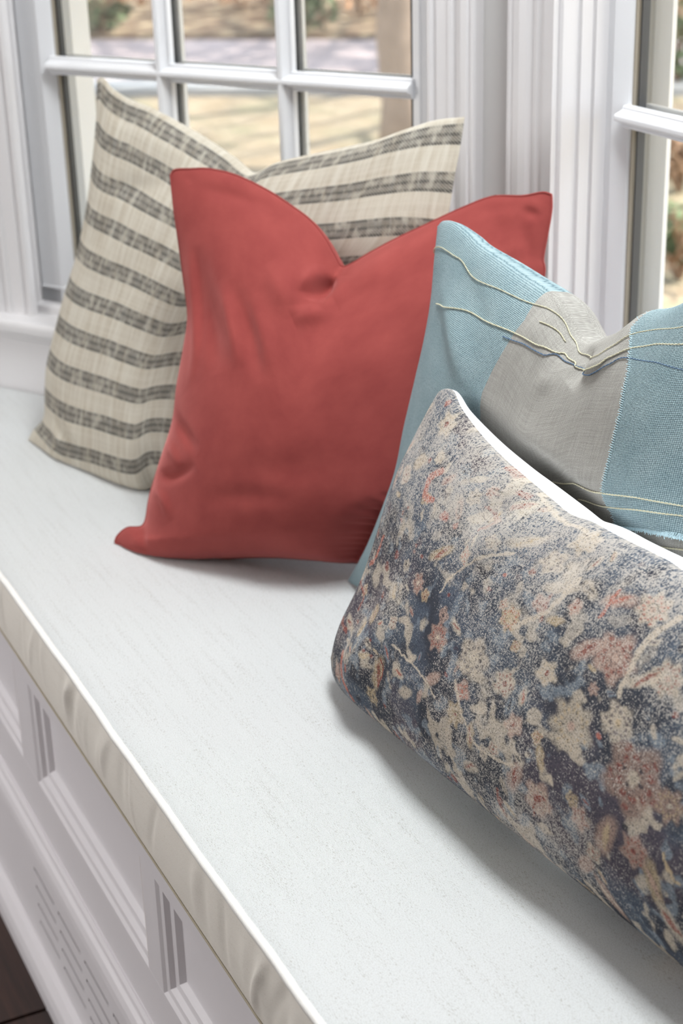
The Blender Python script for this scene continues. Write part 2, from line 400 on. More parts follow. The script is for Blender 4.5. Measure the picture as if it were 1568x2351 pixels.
# ------------------------------------------------------------------ windows
def muntin_prof(c, w=.0125, o0=0.0):
    h = [(1.0, .012), (1.0, .003), (.84, .0015), (.78, .0025), (.62, .0005), (.46, -.003), (.34, -.0072), (.26, -.0098), (.14, -.0105)]
    return [(c-w*a, o0+b) for a, b in h] + [(c+w*a, o0+b) for a, b in h[::-1]]
def window(name, fr, s0, s1, so, gl0, gl1, mun, jamb0, jamb1, case0, case1, stool_off, screen, rev):
    """s0..s1 sash, so sash face offset, gl0..gl1 glass edges, mun vertical bar centres"""
    loc = fr.pt((s0+s1)/2, so, WB)
    w = empty(name, loc); w['kind'] = 'structure'
    zs0, zs1 = .628, WT-.02; gz0, gz1 = .668, WT-.07
    f = lambda V, F, n, m='sash', sm=False: mesh(n, V, F, M[m], w, sm)
    # sash stiles and rails, with a sloped glazing bead
    b = .020
    f(*prism(fr, [(s0, so+.03), (s0, so), (gl0-b, so), (gl0-b+.002, so-.002), (gl0-b+.005, so), (gl0-.002, so+.010), (gl0, so+.013), (gl0, so+.03)], zs0, zs1), 'stile')
    f(*prism(fr, [(s1, so+.03), (s1, so), (gl1+b, so), (gl1+b-.002, so-.002), (gl1+b-.005, so), (gl1+.002, so+.010), (gl1, so+.013), (gl1, so+.03)], zs0, zs1), 'stile')
    f(*hprism(fr, [(so+.03, zs0), (so, zs0), (so, gz0-b), (so-.002, gz0-b+.002), (so, gz0-b+.005), (so+.010, gz0-.002), (so+.013, gz0), (so+.03, gz0)], s0+.001, s1-.001), 'rail')
    f(*hprism(fr, [(so+.03, zs1), (so, zs1), (so, gz1+b), (so+.010, gz1+.002), (so+.013, gz1), (so+.03, gz1)], s0+.001, s1-.001), 'rail')
    g = so + .016
    zb = [(.973 if rev else .980) + i*.312 for i in range(3)]
    for c in mun:
        f(*prism(fr, muntin_prof(c, .0125, so+.002), gz0-.004, gz1+.004), 'muntin')
        f(*boxV(fr, c-.007, c+.007, g+.004, g+.014, gz0, gz1), 'spacer', 'spacer')
        f(*boxV(fr, c-.012, c+.012, g+.016, g+.024, gz0, gz1), 'muntin', 'ext')
    for z in zb:
        pr = [(o, s) for s, o in muntin_prof(z, .0125, so+.0015)]
        f(*hprism(fr, pr, gl0-.004, gl1+.004), 'muntin')
        f(*boxV(fr, gl0, gl1, g+.005, g+.013, z-.007, z+.007), 'spacer', 'spacer')
        f(*boxV(fr, gl0, gl1, g+.017, g+.023, z-.012, z+.012), 'muntin', 'ext')
    # edge spacer of the double glazing
    m = MB(); m.box(fr, gl0-.004, gl0+.006, g+.003, g+.013, gz0, gz1); m.box(fr, gl1-.006, gl1+.004, g+.003, g+.013, gz0, gz1)
    m.box(fr, gl0, gl1, g+.003, g+.013, gz0-.003, gz0+.006)
    m.build('spacer', M['spacer'], w)
    mesh('seal', *prism(fr, [(gl0-.004, g-.003), (gl0+.003, g-.003), (gl0+.003, g+.003), (gl0-.004, g+.003)], gz0, gz1), M['seal'], w)
    V = [fr.pt(gl0-.003, g, gz0-.003), fr.pt(gl1+.003, g, gz0-.003), fr.pt(gl1+.003, g, gz1+.003), fr.pt(gl0-.003, g, gz1+.003)]
    f(V, [(0, 1, 2, 3)], 'pane', 'glass')
    # exterior frame seen through the glass
    m = MB(); e0, e1 = (so+.06, so+.10) if not rev else (so+.08, so+.12)
    m.box(fr, s0-.02, gl0+(-.007 if not rev else -.021), e0, (e1 if not rev else e0+.006), .60, WT); m.box(fr, gl1+.012, s1+.02, e0, e1, .60, WT)
    m.box(fr, s0-.02, s1+.02, e0, e1+.03, .58, .655); m.box(fr, s0-.02, s1+.02, e0, e1, WT-.06, WT+.02)
    m.build('exterior_frame', M['ext'], w)
    m = MB(); m.box(fr, s0-.02, gl0+(-.028 if not rev else -.055), so+.031, e0, .60, WT); m.box(fr, gl1+.004, s1+.02, so+.03, e0, .60, WT); m.build('exterior_stop', M['ext'] if not rev else M['liner'], w)
    if screen:
        q = so + .112; z0, z1 = .65, WT-.06; a0, a1 = gl0-.04, gl1+.02
        V = [fr.pt(a0, q, z0), fr.pt(a1, q, z0), fr.pt(a1, q, z1), fr.pt(a0, q, z1)]
        mesh('insect_screen', V, [(0, 1, 2, 3)], M['screen'], w, uv=[(0, 0), (a1-a0, 0), (a1-a0, z1-z0), (0, z1-z0)])
    # jamb lining, stepped
    for (a, sgn) in ((jamb0, 1), (jamb1, -1)):
        d = so - stool_off
        if rev:
            pr = [(a, stool_off+.0), (a, so-.052), (a+sgn*.003, so-.050), (a+sgn*.003, so-.043), (a+sgn*.0, so-.042), (a, so-.036), (a+sgn*.005, so-.035), (a+sgn*.005, so-.021), (a+sgn*.002, so-.020), (a+sgn*.002, so-.018), (a+sgn*.007, so-.017), (a+sgn*.007, so+.03), (a-sgn*.02, so+.03), (a-sgn*.02, stool_off)]
        else:
            pr = [(a, stool_off+.0), (a, so-.012), (a+sgn*.006, so-.010), (a+sgn*.006, so-.003), (a+sgn*.002, so-.002), (a+sgn*.002, so+.03), (a-sgn*.02, so+.03), (a-sgn*.02, stool_off)]
        V, F = prism(fr, pr, WB, WT); f(V, F, 'jamb', 'trim')
    f(*boxV(fr, jamb0, jamb1, stool_off, so+.03, WT-.02, WT), 'jamb', 'trim')
    # bottom stop in front of the sash
    f(*hprism(fr, [(so+.03, WB-.004), (so-.014, WB-.004), (so-.014, WB+.010), (so-.010, WB+.014), (so+.001, WB+.0145), (so+.001, WB+.016), (so+.03, WB+.016)], jamb0, jamb1), 'bottom_stop', 'trim')
    # casings with a moulded profile
    co = case0[2]
    def casing(a, b):           # a = window side, b = outer side
        sg = 1 if b > a else -1; wd = abs(b-a); k = wd/.09
        pr = [(0, 0), (0, -.010), (.003, -.013), (.007, -.013), (.010, -.009), (.014, -.0085), (.017, -.012), (.036, -.0135), (.040, -.017), (.045, -.017), (.048, -.0135), (.052, -.013), (.058, -.019), (.066, -.023), (.076, -.024), (.080, -.021), (.083, -.024), (.088, -.024), (.090, -.020), (.090, 0)]
        return [(a+sg*s*k, co+o) for s, o in pr]
    for (a, b, _) in (case0, case1): f(*prism(fr, casing(a, b), WB-.001, WT+.06), 'casing', 'trim', False)
    pr = [(co+o, WT-.02+s) for s, o in [(0, 0), (0, -.010), (.006, -.013), (.036, -.0135), (.042, -.017), (.050, -.013), (.062, -.022), (.088, -.024), (.09, 0)]]
    f(*hprism(fr, pr, case0[1], case1[1]), 'casing', 'trim')
    return w
def stool_apron(w, fr, s0, s1, off0, off1):
    pr = [(off1, WB-.0005), (off0+.005, WB-.0005), (off0+.001, WB-.003), (off0, WB-.008), (off0, WB-.016), (off0+.002, WB-.021), (off0+.006, WB-.024), (off1, WB-.024)]
    mesh('stool', *hprism(fr, pr, s0, s1), M['trim'], w)
    a = off0 + .015
    pr = [(off1, WB-.0245), (a-.006, WB-.0245), (a-.006, WB-.030), (a, WB-.034), (a, .44), (off1, .44)]
    mesh('apron', *hprism(fr, pr, s0, s1), M['trim'], w)
w1 = window('window_1', LW, .008, .700, .056, .066, .657, (.267, .468), .002, .704, (.002+.014, -.075, .032), (.704, .776, .052), .030, True, False)
stool_apron(w1, LW, -.40, .822, -.015, .056)
w2 = window('window_2', CW, .110, 1.195, .070, .151, 1.143, (.383, .586, .789, .992), .112, 1.2, (.117, .017, .020), (1.195, 1.30, .020), .0, False, True)
stool_apron(w2, CW, .012, 1.30, -.05, .075)
w3 = window('window_3', RW, .122, .815, .070, .170, .767, (.37, .57), .117, .82, (.12, .03, .020), (.815, .91, .020), .0, False, True)
stool_apron(w3, RW, .0, 1.22, -.05, .075)
for nm, fr, s0, s1 in (('daylight_left', LW, .0, .7), ('daylight_middle', CW, .11, 1.2), ('daylight_right', RW, .11, .82)):
    c = fr.pt((s0+s1)/2, .19, (WB+WT)/2+ZO); tgt = fr.pt((s0+s1)/2, -.5, (WB+WT)/2+ZO)
    area(nm, c, tgt, s1-s0+.1, WT-WB+.1, 1, portal=True)

# ------------------------------------------------------------------ window seat (bench cabinet)
FF = Frame((.014, 2.735), (0, -1), (1, 0))                   # cabinet face, s runs towards the camera: s = 2.735 - y
seat = empty('window_seat', (.3, 1.2, -.09))
tag(seat, 'white panelled built-in window seat cabinet with slotted base under the long cushion', 'bench')
ZT = .409
def ys(y): return 2.735 - y
stl = [(2.735, 2.60), (2.235, 2.10), (1.80, 1.735+.0), (1.335, 1.292), (.86, .815), (.38, .335), (-.10, -.145), (-.55, -.63)]
mesh('seat_board', *boxV(FF, 0, 3.365, -.004, .62, ZT-.018, ZT), M['cabinet'], seat)
mesh('top_rail', *boxV(FF, 0, 3.365, 0, .02, ZT-.05, ZT-.0185), M['cabinet'], seat)
mesh('bottom_rail', *boxV(FF, 0, 3.365, 0, .02, .150, .222), M['cabinet'], seat)
for a, b in stl: mesh('stile', *boxV(FF, ys(a), ys(b), .0002, .02, .2221, ZT-.0501), M['cabinet'], seat)
for (a0, a1), (b0, b1) in zip(stl[:-1], stl[1:]):
    s0, s1 = ys(a1), ys(b0); z0, z1 = .222, ZT-.05
    # moulded border: mitred rings stepping into the field
    prof = [(0, 0.0), (.004, .003), (.010, .004), (.014, .009), (.022, .010), (.027, .016), (.032, .0165)]
    V = []; F = []
    for d, o in prof:
        for (s, z) in ((s0+d, z0+d), (s1-d, z0+d), (s1-d, z1-d), (s0+d, z1-d)): V.append(FF.pt(s, o, z))
    for k in range(len(prof)-1):
        for j in range(4): F.append((k*4+j, k*4+(j+1) % 4, k*4+4+(j+1) % 4, k*4+4+j))
    mesh('panel_moulding', V, F, M['cabinet'], seat)
    d = .032
    mesh('panel', *boxV(FF, s0+d-.002, s1-d+.002, .0163, .022, z0+d-.002, z1-d+.002), M['cabinet'], seat)
# base board with cap, ventilation slots, shoe
pr = [(.02, .150), (-.002, .150), (-.005, .146), (-.006, .140), (-.010, .136), (-.013, .128), (-.014, .118), (.02, .118)]
mesh('base_cap', *hprism(FF, pr, 0, 3.365), M['cabinet'], seat)
rows = [.088, .061, .034, .007]; sh = .0055; y_st, per, ln = 1.757, .104, .088
m = MB(); g0, g1 = ys(y_st), ys(y_st - per*12 + (per-ln))
m.box(FF, 0, g0, -.013, .02, -.09, .1181); m.box(FF, g1, 3.365, -.013, .02, -.09, .1181)
zz = [-.09] + [v for r in rows[::-1] for v in (r-sh/2, r+sh/2)] + [.1181]
for i in range(0, len(zz), 2): m.box(FF, g0, g1, -.013, -.0117, zz[i], zz[i+1])
for i, r in enumerate(rows):
    for k in range(12):
        a = g0 + k*per + ln
        if k < 11: m.box(FF, a, a+per-ln, -.0131, -.0117, r-sh/2, r+sh/2)
m.build('slotted_base_board', M['cabinet'], seat)
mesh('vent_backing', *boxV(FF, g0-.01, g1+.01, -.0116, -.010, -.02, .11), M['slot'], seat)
pr = [(.0, -.09), (-.030, -.09), (-.030, -.062), (-.027, -.050), (-.020, -.040), (-.0135, -.036), (.0, -.036)]
mesh('shoe_moulding', *hprism(FF, pr, 0, 3.365), M['cabinet'], seat)
for s in (0.0, 3.345): mesh('end_panel', *boxV(FF, s, s+.02, .02, .45 if s > 1 else .1, -.09, ZT-.018), M['cabinet'], seat)

# ------------------------------------------------------------------ seat cushion
TOP = .50
cush = empty('seat_cushion', (.3, 1.2, ZT)); tag(cush, 'long off-white linen bench cushion with bright piping along its front edge', 'cushion')
def xback(y):                   # back outline of the cushion at a given y
    xl = .213 - (y-2.405)*.5325/.8464 - .004
    xr = XW - .05 - .004
    xr2 = XW - (YC2-y)*.5325/.8464 - .07 if y < YC2 else 9
    return max(.02, min(xl, xr, xr2))
ny, nx = 520, 90
yy = np.linspace(-.60, 2.715, ny)
def puff(y, f):
    e = np.minimum(np.minimum(f, 1-f)*.55, .16)/.16
    wv = .0022*np.sin(y*9+1.1)*np.sin(f*5+.4) + .0016*np.sin(y*21+f*7) + .0010*np.sin(y*33-f*11+2)
    return (TOP-.004) + .004*np.clip(e, 0, 1)**.55 + wv*np.clip(e, 0, 1)
edge_w = lambda y: .0006*np.sin(y*9+.4) + .0003*np.sin(y*27) + .0001*np.sin(y*73+1)
V = []; UV = []
fs = np.linspace(0, 1, nx)**1.0
for y in yy:
    xb = xback(y); x0 = edge_w(y)
    for f in fs:
        V.append((x0 + (xb-x0)*f, y, puff(y, f))); UV.append((V[-1][0], y))
F = [(i*nx+j, i*nx+j+1, (i+1)*nx+j+1, (i+1)*nx+j) for i in range(ny-1) for j in range(nx-1)]
F = [f[::-1] for f in F]
mesh('cushion_top', V, F, M['linen'], cush, True, UV)
# front face with small vertical puckers
nyf, nzf = 1500, 26
pk = [(rng.uniform(-.6, 2.7), rng.uniform(.005, .012), rng.uniform(.0010, .0030)*rng.choice([1, 1, -1]), rng.uniform(-.5, .1), rng.uniform(.3, 1)) for _ in range(150)]
yf = np.linspace(-.60, 2.715, nyf); tz = np.linspace(0, 1, nzf)
Yg, Tg = np.meshgrid(yf, tz, indexing='ij')
bul = -.0045*np.sin(np.pi*Tg)**.8
for y0, wd, am, sl, ex in pk:
    bul -= am*np.exp(-((Yg - y0 - sl*(Tg-1)*.09)/wd)**2) * np.clip(np.sin(np.pi*np.clip(Tg, 0, 1)**(1.0/max(ex, .3))), 0, 1)
Xg = edge_w(yf)[:, None]*Tg + bul + .002
Zg = ZT + .0015 + (TOP-.006-ZT)*Tg
V = np.stack([Xg, Yg, Zg], -1).reshape(-1, 3); UV = np.stack([Yg, Tg*.09], -1).reshape(-1, 2)
F = [(i*nzf+j, i*nzf+j+1, (i+1)*nzf+j+1, (i+1)*nzf+j) for i in range(nyf-1) for j in range(nzf-1)]
mesh('cushion_front', V, F, M['linen_front'], cush, True, UV)
# back and underside
V = []; F = []
for y in yy[::8]:
    xb = xback(y); V += [(xb, y, TOP-.004), (xb, y, ZT+.001), (.002, y, ZT+.001)]
k = len(V)//3
for i in range(k-1): F += [(i*3, i*3+1, i*3+4, i*3+3), (i*3+1, i*3+2, i*3+5, i*3+4)]
mesh('cushion_base', V, F, M['linen'], cush)
yp = np.linspace(-.60, 2.715, 900)
P = np.stack([edge_w(yp)+.0005, yp, TOP-.0025 + .0004*np.sin(yp*60)], 1)
V, F = tube(P, .0040 + .0001*np.sin(yp*190), 10); UV = [(v[1], i % 10*.003) for i, v in enumerate(V)]
mesh('piping', V, F, M['pipe'], cush, True, UV)
P = np.stack([.0005+0*yp, yp, ZT+.0028+0*yp], 1); V, F = tube(P, .0010, 6); mesh('lower_welt', V, F, M['seamthread'], cush, True, [(v[1], i % 6*.003) for i, v in enumerate(V)])

# ------------------------------------------------------------------ pillows
def cush_z(X, Y):               # height of the cushion's slightly wavy top
    xl = .213 - (Y-2.405)*.5325/.8464 - .004; xb = np.minimum(xl, XW-.054); x0 = edge_w(Y)
    return puff(Y, np.clip((X-x0)/(xb-x0), 0.02, .98))
class Pillow:
    def __init__(s, name, BLpx, TLpx, tdist, ang, label, loc_z=TOP):
        up = np.array([0, 0, 1.])
        s.O = on_plane(*BLpx, np.array([0, 0, TOP+ZO]), up)
        TL = CAM + tdist*raydir(*TLpx)
        a = math.radians(ang); s.w = np.array([math.sin(a), -math.cos(a), 0.])
        v = TL - s.O; n = np.cross(s.w, v); n /= np.linalg.norm(n); vv = np.cross(n, s.w)
        if vv[2] < 0: vv = -vv
        s.v = vv
        if n.dot(CAM - s.O) < 0: n = -n
        s.n = n; s.name = name
        s.root = empty(name, (s.O[0], s.O[1], TOP)); tag(s.root, label, 'pillow')
    def uvp(s, px, py, h=0.0):  # pixel -> plane coordinates at height h above the pillow's middle plane
        P = on_plane(px, py, s.O + h*s.n, s.n) - s.O; return (P.dot(s.w), P.dot(s.v))
    def curve(s, pts, n):
        q = []
        for p in pts:
            if len(p) == 2: q.append((*s.uvp(*p), 0.0))
            elif p[0] == 'u': q.append((p[1], p[2], p[3] if len(p) > 3 else 0.0))
            else: q.append((*s.uvp(p[0], p[1], p[2]), p[2]))
        return catmull(q, n)
    def build(s, bottom, right, top, left, Tf, Tb, nu, nv, feats=(), Wm=.46, Hm=.46, pw=2.4, q=.55, bfeats=(), sag=0.0, wr=.0012, shape=None, seed=1, warp=None, qb=.45, qs=.9, qbot=None, fb=(.7, .5)):
        K = 500; cb, ct, cl, cr = (s.curve(c, K) for c in (bottom, top, left, right)); kk = np.linspace(0, 1, K)
        ev = lambda c, x: np.stack([np.interp(x, kk, c[:, i]) for i in range(3)], -1)
        t1 = np.linspace(0, 1, nv)[:, None]*np.ones((1, nu)); s1 = np.linspace(0, 1, nu)[None, :]*np.ones((nv, 1))
        if warp is not None:        # columns follow the sewn seams of the patchwork
            js, fs_ = warp; x = np.array([0.] + [j/(nu-1) for j in js] + [1.])
            for r in range(nv):
                yv_ = np.array([0.] + [f(t1[r, 0]) for f in fs_] + [1.]); s1[r] = np.interp(s1[r], x, yv_)
        S = s1[..., None]; t = t1[..., None]
        B, T, L, R = ev(cb, s1), ev(ct, s1), ev(cl, t1), ev(cr, t1)
        # edge curves fade towards their straight chords inside the cloth
        chord = lambda a, b, x: a + (b-a)*x
        bl, br, tl, tr = cb[0], cb[-1], ct[0], ct[-1]
        C = (1-S)*(1-t)*bl + S*(1-t)*br + (1-S)*t*tl + S*t*tr
        C = C + (1-t)**2*(B-chord(bl, br, S)) + t**1.25*(T-chord(tl, tr, S)) + (1-S)**3*(L-chord(bl, tl, t)) + S**3*(R-chord(br, tr, t))
        s.C = C; s.nu, s.nv = nu, nv
        a = np.abs(2*S[..., 0]-1)*np.ones((nv, 1)); b = np.abs(2*t[..., 0]-1)*np.ones((1, nu))
        lo = (1 - t[..., 0])*np.ones((1, nu))
        prof = (np.clip(1-a**pw, 0, 1)**q)*(np.clip(1-b**pw, 0, 1)**np.where(t1 < .5, qbot or q, q))
        s.S = S[..., 0]*np.ones((nv, 1)); s.T = t[..., 0]*np.ones((1, nu))
        hf = Tf*prof*(1 + sag*(lo-.5)); hb = Tb*((np.clip(1-a**pw, 0, 1)**qs)*(np.clip(1-b**pw, 0, 1)**qb))*(fb[0] + fb[1]*(1-lo))
        if shape is not None: hf = hf*shape(s.S, s.T)
        s.edge = np.clip(1-a**6, 0, 1)*np.clip(1-b**6, 0, 1)
        rs = np.random.default_rng(seed)
        for _ in range(26):      # soft random undulation of the cloth
            k = rs.normal(0, 22, 2); hf = hf + wr*s.edge*rs.uniform(.2, .6)*np.sin(C[..., 0]*k[0] + C[..., 1]*k[1] + rs.uniform(0, 6.28))
        s.hf, s.hb = hf, hb
        s.uvm = np.stack([s.S*Wm, s.T*Hm], -1)
        P0 = s.pos(hf); s.px = project(P0)
        for ft in feats: s.hf = s.hf + s.feature(ft)
        s.P = s.pos(s.hf); s.px = project(s.P)
        s.Pb = s.pos(-hb)
        for A in (s.P, s.Pb):    # resting on the cushion flattens the underside
            zf = cush_z(A[..., 0], A[..., 1]) + ZO + .002; low = A[..., 2] < zf; A[..., 2] = np.where(low, zf + (A[..., 2]-zf)*.02, A[..., 2])
            A[..., 2] = np.maximum(A[..., 2], cush_z(A[..., 0], A[..., 1]) + ZO + .0018)
        return s
    def pos(s, h):
        return s.O + s.C[..., 0:1]*s.w + s.C[..., 1:2]*s.v + (s.C[..., 2:3] + h[..., None])*s.n
    def locate(s, px, py):      # grid indices of the cloth point seen at a pixel
        d = (s.px[..., 0]-px)**2 + (s.px[..., 1]-py)**2
        k = np.argmin(d); return np.unravel_index(k, d.shape)
    def feature(s, ft):
        """('ridge', pts_px, width_m, amp_m[, end_taper]) : soft ridge (+) or valley (-) along a polyline"""
        pts, wd, am = ft[0], ft[1], ft[2]; asym = ft[3] if len(ft) > 3 else 0.0
        Q = np.array([s.C[s.locate(*p)][:2] for p in pts])
        Q = catmull(Q, 40) if len(Q) > 1 else Q
        U = s.C[..., :2].reshape(-1, 2); best = np.full(len(U), 9.0); sd = np.zeros(len(U)); par = np.zeros(len(U))
        lo = Q.min(0) - 4*wd; hi = Q.max(0) + 4*wd
        sel = np.where(((U > lo) & (U < hi)).all(1))[0]; Us = U[sel]
        bb = best[sel]; pp = par[sel]; ss = sd[sel]
        if len(Q) > 1:
            for i in range(len(Q)-1):
                a, b = Q[i], Q[i+1]; ab = b-a; l2 = ab.dot(ab)+1e-12
                tt = np.clip(((Us-a)@ab)/l2, 0, 1); dd = Us-(a+tt[:, None]*ab); d = np.linalg.norm(dd, axis=1)
                sg = ab[0]*dd[:, 1]-ab[1]*dd[:, 0]
                k = d < bb; bb = np.where(k, d, bb); pp = np.where(k, (i+tt)/(len(Q)-1), pp); ss = np.where(k, np.sign(sg), ss)
            tap = np.maximum(np.sin(np.pi*np.clip(pp, 0.0, 1)), 0)**1.15*1.1
        else:
            bb = np.linalg.norm(Us-Q[0], axis=1); tap = 1.0
        g = np.exp(-(bb/wd)**2)*tap
        out = np.zeros(len(U)); out[sel] = am*g
        return (out.reshape(s.nv, s.nu))*s.edge
    def behind(s, o, gap=.003):
        """give way to pillow o, which lies in front: the cloth is pressed back to o's rear face"""
        N = 120; g = np.full((N, N), -1.0); cu = o.C[..., 0].ravel(); cv = o.C[..., 1].ravel(); lu, hu, lv, hv = cu.min(), cu.max(), cv.min(), cv.max()
        iu = ((cu-lu)/(hu-lu)*(N-1)).round().astype(int); iv = ((cv-lv)/(hv-lv)*(N-1)).round().astype(int)
        np.maximum.at(g, (iv, iu), (np.maximum(o.hb, 0) - o.C[..., 2]).ravel())
        for _ in range(3): q = np.pad(g, 1, constant_values=-1.0); g = np.maximum.reduce([g, q[:-2, 1:-1], q[2:, 1:-1], q[1:-1, :-2], q[1:-1, 2:]])
        ok_ = (g > -.5).astype(float); gb = np.where(ok_ > 0, g, 0)*1.0; wt = ok_.copy()
        for _ in range(14):
            gb, wt = ((lambda q: (q[:-2, 1:-1]+q[2:, 1:-1]+q[1:-1, :-2]+q[1:-1, 2:]+2*q[1:-1, 1:-1])/6)(np.pad(x_, 1)) for x_ in (gb, wt))
        gs = gb/np.maximum(wt, 1e-6) + .002
        def look(u, v):     # smooth height of o's rear face
            x_ = np.clip((u-lu)/(hu-lu)*(N-1), 0, N-1.001); y_ = np.clip((v-lv)/(hv-lv)*(N-1), 0, N-1.001); i_ = x_.astype(int); j_ = y_.astype(int); a_ = x_-i_; b_ = y_-j_
            return (1-b_)*((1-a_)*gs[j_, i_]+a_*gs[j_, i_+1]) + b_*((1-a_)*gs[j_+1, i_]+a_*gs[j_+1, i_+1])
        for rep in range(6):
          for k, A in enumerate((s.P, s.Pb)):
            d = A - o.O; u = d@o.w; v = d@o.v; h = d@o.n
            ju = ((u-lu)/(hu-lu)*(N-1)).round().astype(int); jv = ((v-lv)/(hv-lv)*(N-1)).round().astype(int)
            ok = (ju >= 0) & (ju < N) & (jv >= 0) & (jv < N)
            hb = np.where(ok, g[np.clip(jv, 0, N-1), np.clip(ju, 0, N-1)], -1.0)
            lim = -(look(u, v) + gap + .006*k); over = np.where(ok & (hb > -.5), np.maximum(h - lim, 0), 0)
            for _ in range((80, 50, 30, 18, 10, 5)[rep]):   # soften the dent
                q = np.pad(over, 1, mode='edge'); over = (q[:-2, 1:-1]+q[2:, 1:-1]+q[1:-1, :-2]+q[1:-1, 2:])/4
            A -= over[..., None]*o.n
        for A in (s.P, s.Pb): A[..., 2] = np.maximum(A[..., 2], cush_z(A[..., 0], A[..., 1]) + ZO + .0018)
        s.px = project(s.P)
    def part(s, name, mat, r0, r1, c0, c1, lift=0.0, rear=False):
        P = (s.Pb if rear else s.P)[r0:r1+1, c0:c1+1] + lift*s.n; return s._mesh(name, P, mat, s.uvm[r0:r1+1, c0:c1+1], rear)
    def mesh_front(s, name, mat, keep=None, mats=None, attr=None):
        return s._mesh(name, s.P, mat, s.uvm, False, mats, attr)
    def _mesh(s, name, P, mat, uvm, flip, mats=None, attr=None, step=1):
        P = P[::step, ::step]; uvm = uvm[::step, ::step]; nv, nu = P.shape[:2]
        I = np.arange(nv*nu).reshape(nv, nu)
        F = np.stack([I[:-1, :-1], I[:-1, 1:], I[1:, 1:], I[1:, :-1]], -1).reshape(-1, 4)
        V = P.reshape(-1, 3).copy()
        # orientation
        c = V[F[len(F)//2 + nu//2]]; nn = np.cross(c[1]-c[0], c[3]-c[0]); want = -s.n if flip else s.n
        if nn.dot(want) < 0: F = F[:, ::-1]
        me = bpy.data.meshes.new(name); V = V - (np.array(s.root.location))
        me.vertices.add(len(V)); me.vertices.foreach_set('co', V.ravel())
        me.loops.add(F.size); me.loops.foreach_set('vertex_index', F.ravel())
        me.polygons.add(len(F)); me.polygons.foreach_set('loop_start', np.arange(0, F.size, 4)); me.polygons.foreach_set('loop_total', np.full(len(F), 4))
        me.polygons.foreach_set('use_smooth', np.ones(len(F), bool)); me.update(calc_edges=True)
        l = me.uv_layers.new(name='UVMap'); l.data.foreach_set('uv', uvm.reshape(-1, 2)[F.ravel()].ravel())
        me.materials.append(mat)
        if attr is not None:
            a = me.color_attributes.new('print', 'FLOAT_COLOR', 'POINT'); a.data.foreach_set('color', attr.reshape(-1, 4).ravel())
        o = bpy.data.objects.new(name, me); return link(o, s.root)
    def back(s, mat, step=2, name='back_panel'):
        ex = s.uvm; return s._mesh(name, s.Pb, mat, ex, True)
    def edge_loop(s):
        A = s.P; return np.vstack([A[0], A[1:, -1], A[-1, ::-1][1:], A[::-1, 0][1:]])
    def piping(s, mat, r, name='seam'):
        L = s.edge_loop()[::3]; V, F = tube(L - np.array([0, 0, ZO]), r, 7)
        L2 = np.arange(len(L)); return mesh(name, V, F, mat, s.root, True, [((i//7)*.004, (i % 7)*.002) for i in range(len(V))])
    def surf_line(s, pts, n, off):     # polyline on the cloth through pixels
        ij = [s.locate(*p) for p in pts]
        if pts[-1][0] >= 1560: ij += [(ij[-1][0], (ij[-1][1]+s.nu)//2), (ij[-1][0], s.nu-2)]
        ij = catmull(np.array(ij, float), n)
        i = np.clip(ij[:, 0], 0, s.nv-1.001); j = np.clip(ij[:, 1], 0, s.nu-1.001)
        i0 = i.astype(int); j0 = j.astype(int); fi = (i-i0)[:, None]; fj = (j-j0)[:, None]; A = s.P
        Q = (1-fi)*(1-fj)*A[i0, j0] + fi*(1-fj)*A[i0+1, j0] + (1-fi)*fj*A[i0, j0+1] + fi*fj*A[i0+1, j0+1]
        du = A[i0, j0+1]-A[i0, j0]; dv = A[i0+1, j0]-A[i0, j0]; N = np.cross(du, dv); N /= np.linalg.norm(N, axis=1)[:, None]+1e-12
        N *= np.sign(N@s.n)[:, None]
        return Q + off*N - np.array([0, 0, ZO]), N

# ------------------------------------------------------------------ the four pillows
def fbm(U, V, scale, seed, oct=4, sx=1.0, sy=1.0):
    out = np.zeros_like(U); am = 1.0; tot = 0; r = np.random.default_rng(seed)
    for k in range(oct):
        G = r.random((64, 64)); x = U*scale*sx*2**k + r.uniform(0, 60); y = V*scale*sy*2**k + r.uniform(0, 60)
        xi = np.floor(x).astype(int); yi = np.floor(y).astype(int); fx = x-xi; fy = y-yi; fx = fx*fx*(3-2*fx); fy = fy*fy*(3-2*fy)
        g = lambda a, b: G[b % 64, a % 64]
        out += am*((1-fx)*(1-fy)*g(xi, yi) + fx*(1-fy)*g(xi+1, yi) + (1-fx)*fy*g(xi, yi+1) + fx*fy*g(xi+1, yi+1)); tot += am; am *= .5
    return out/tot
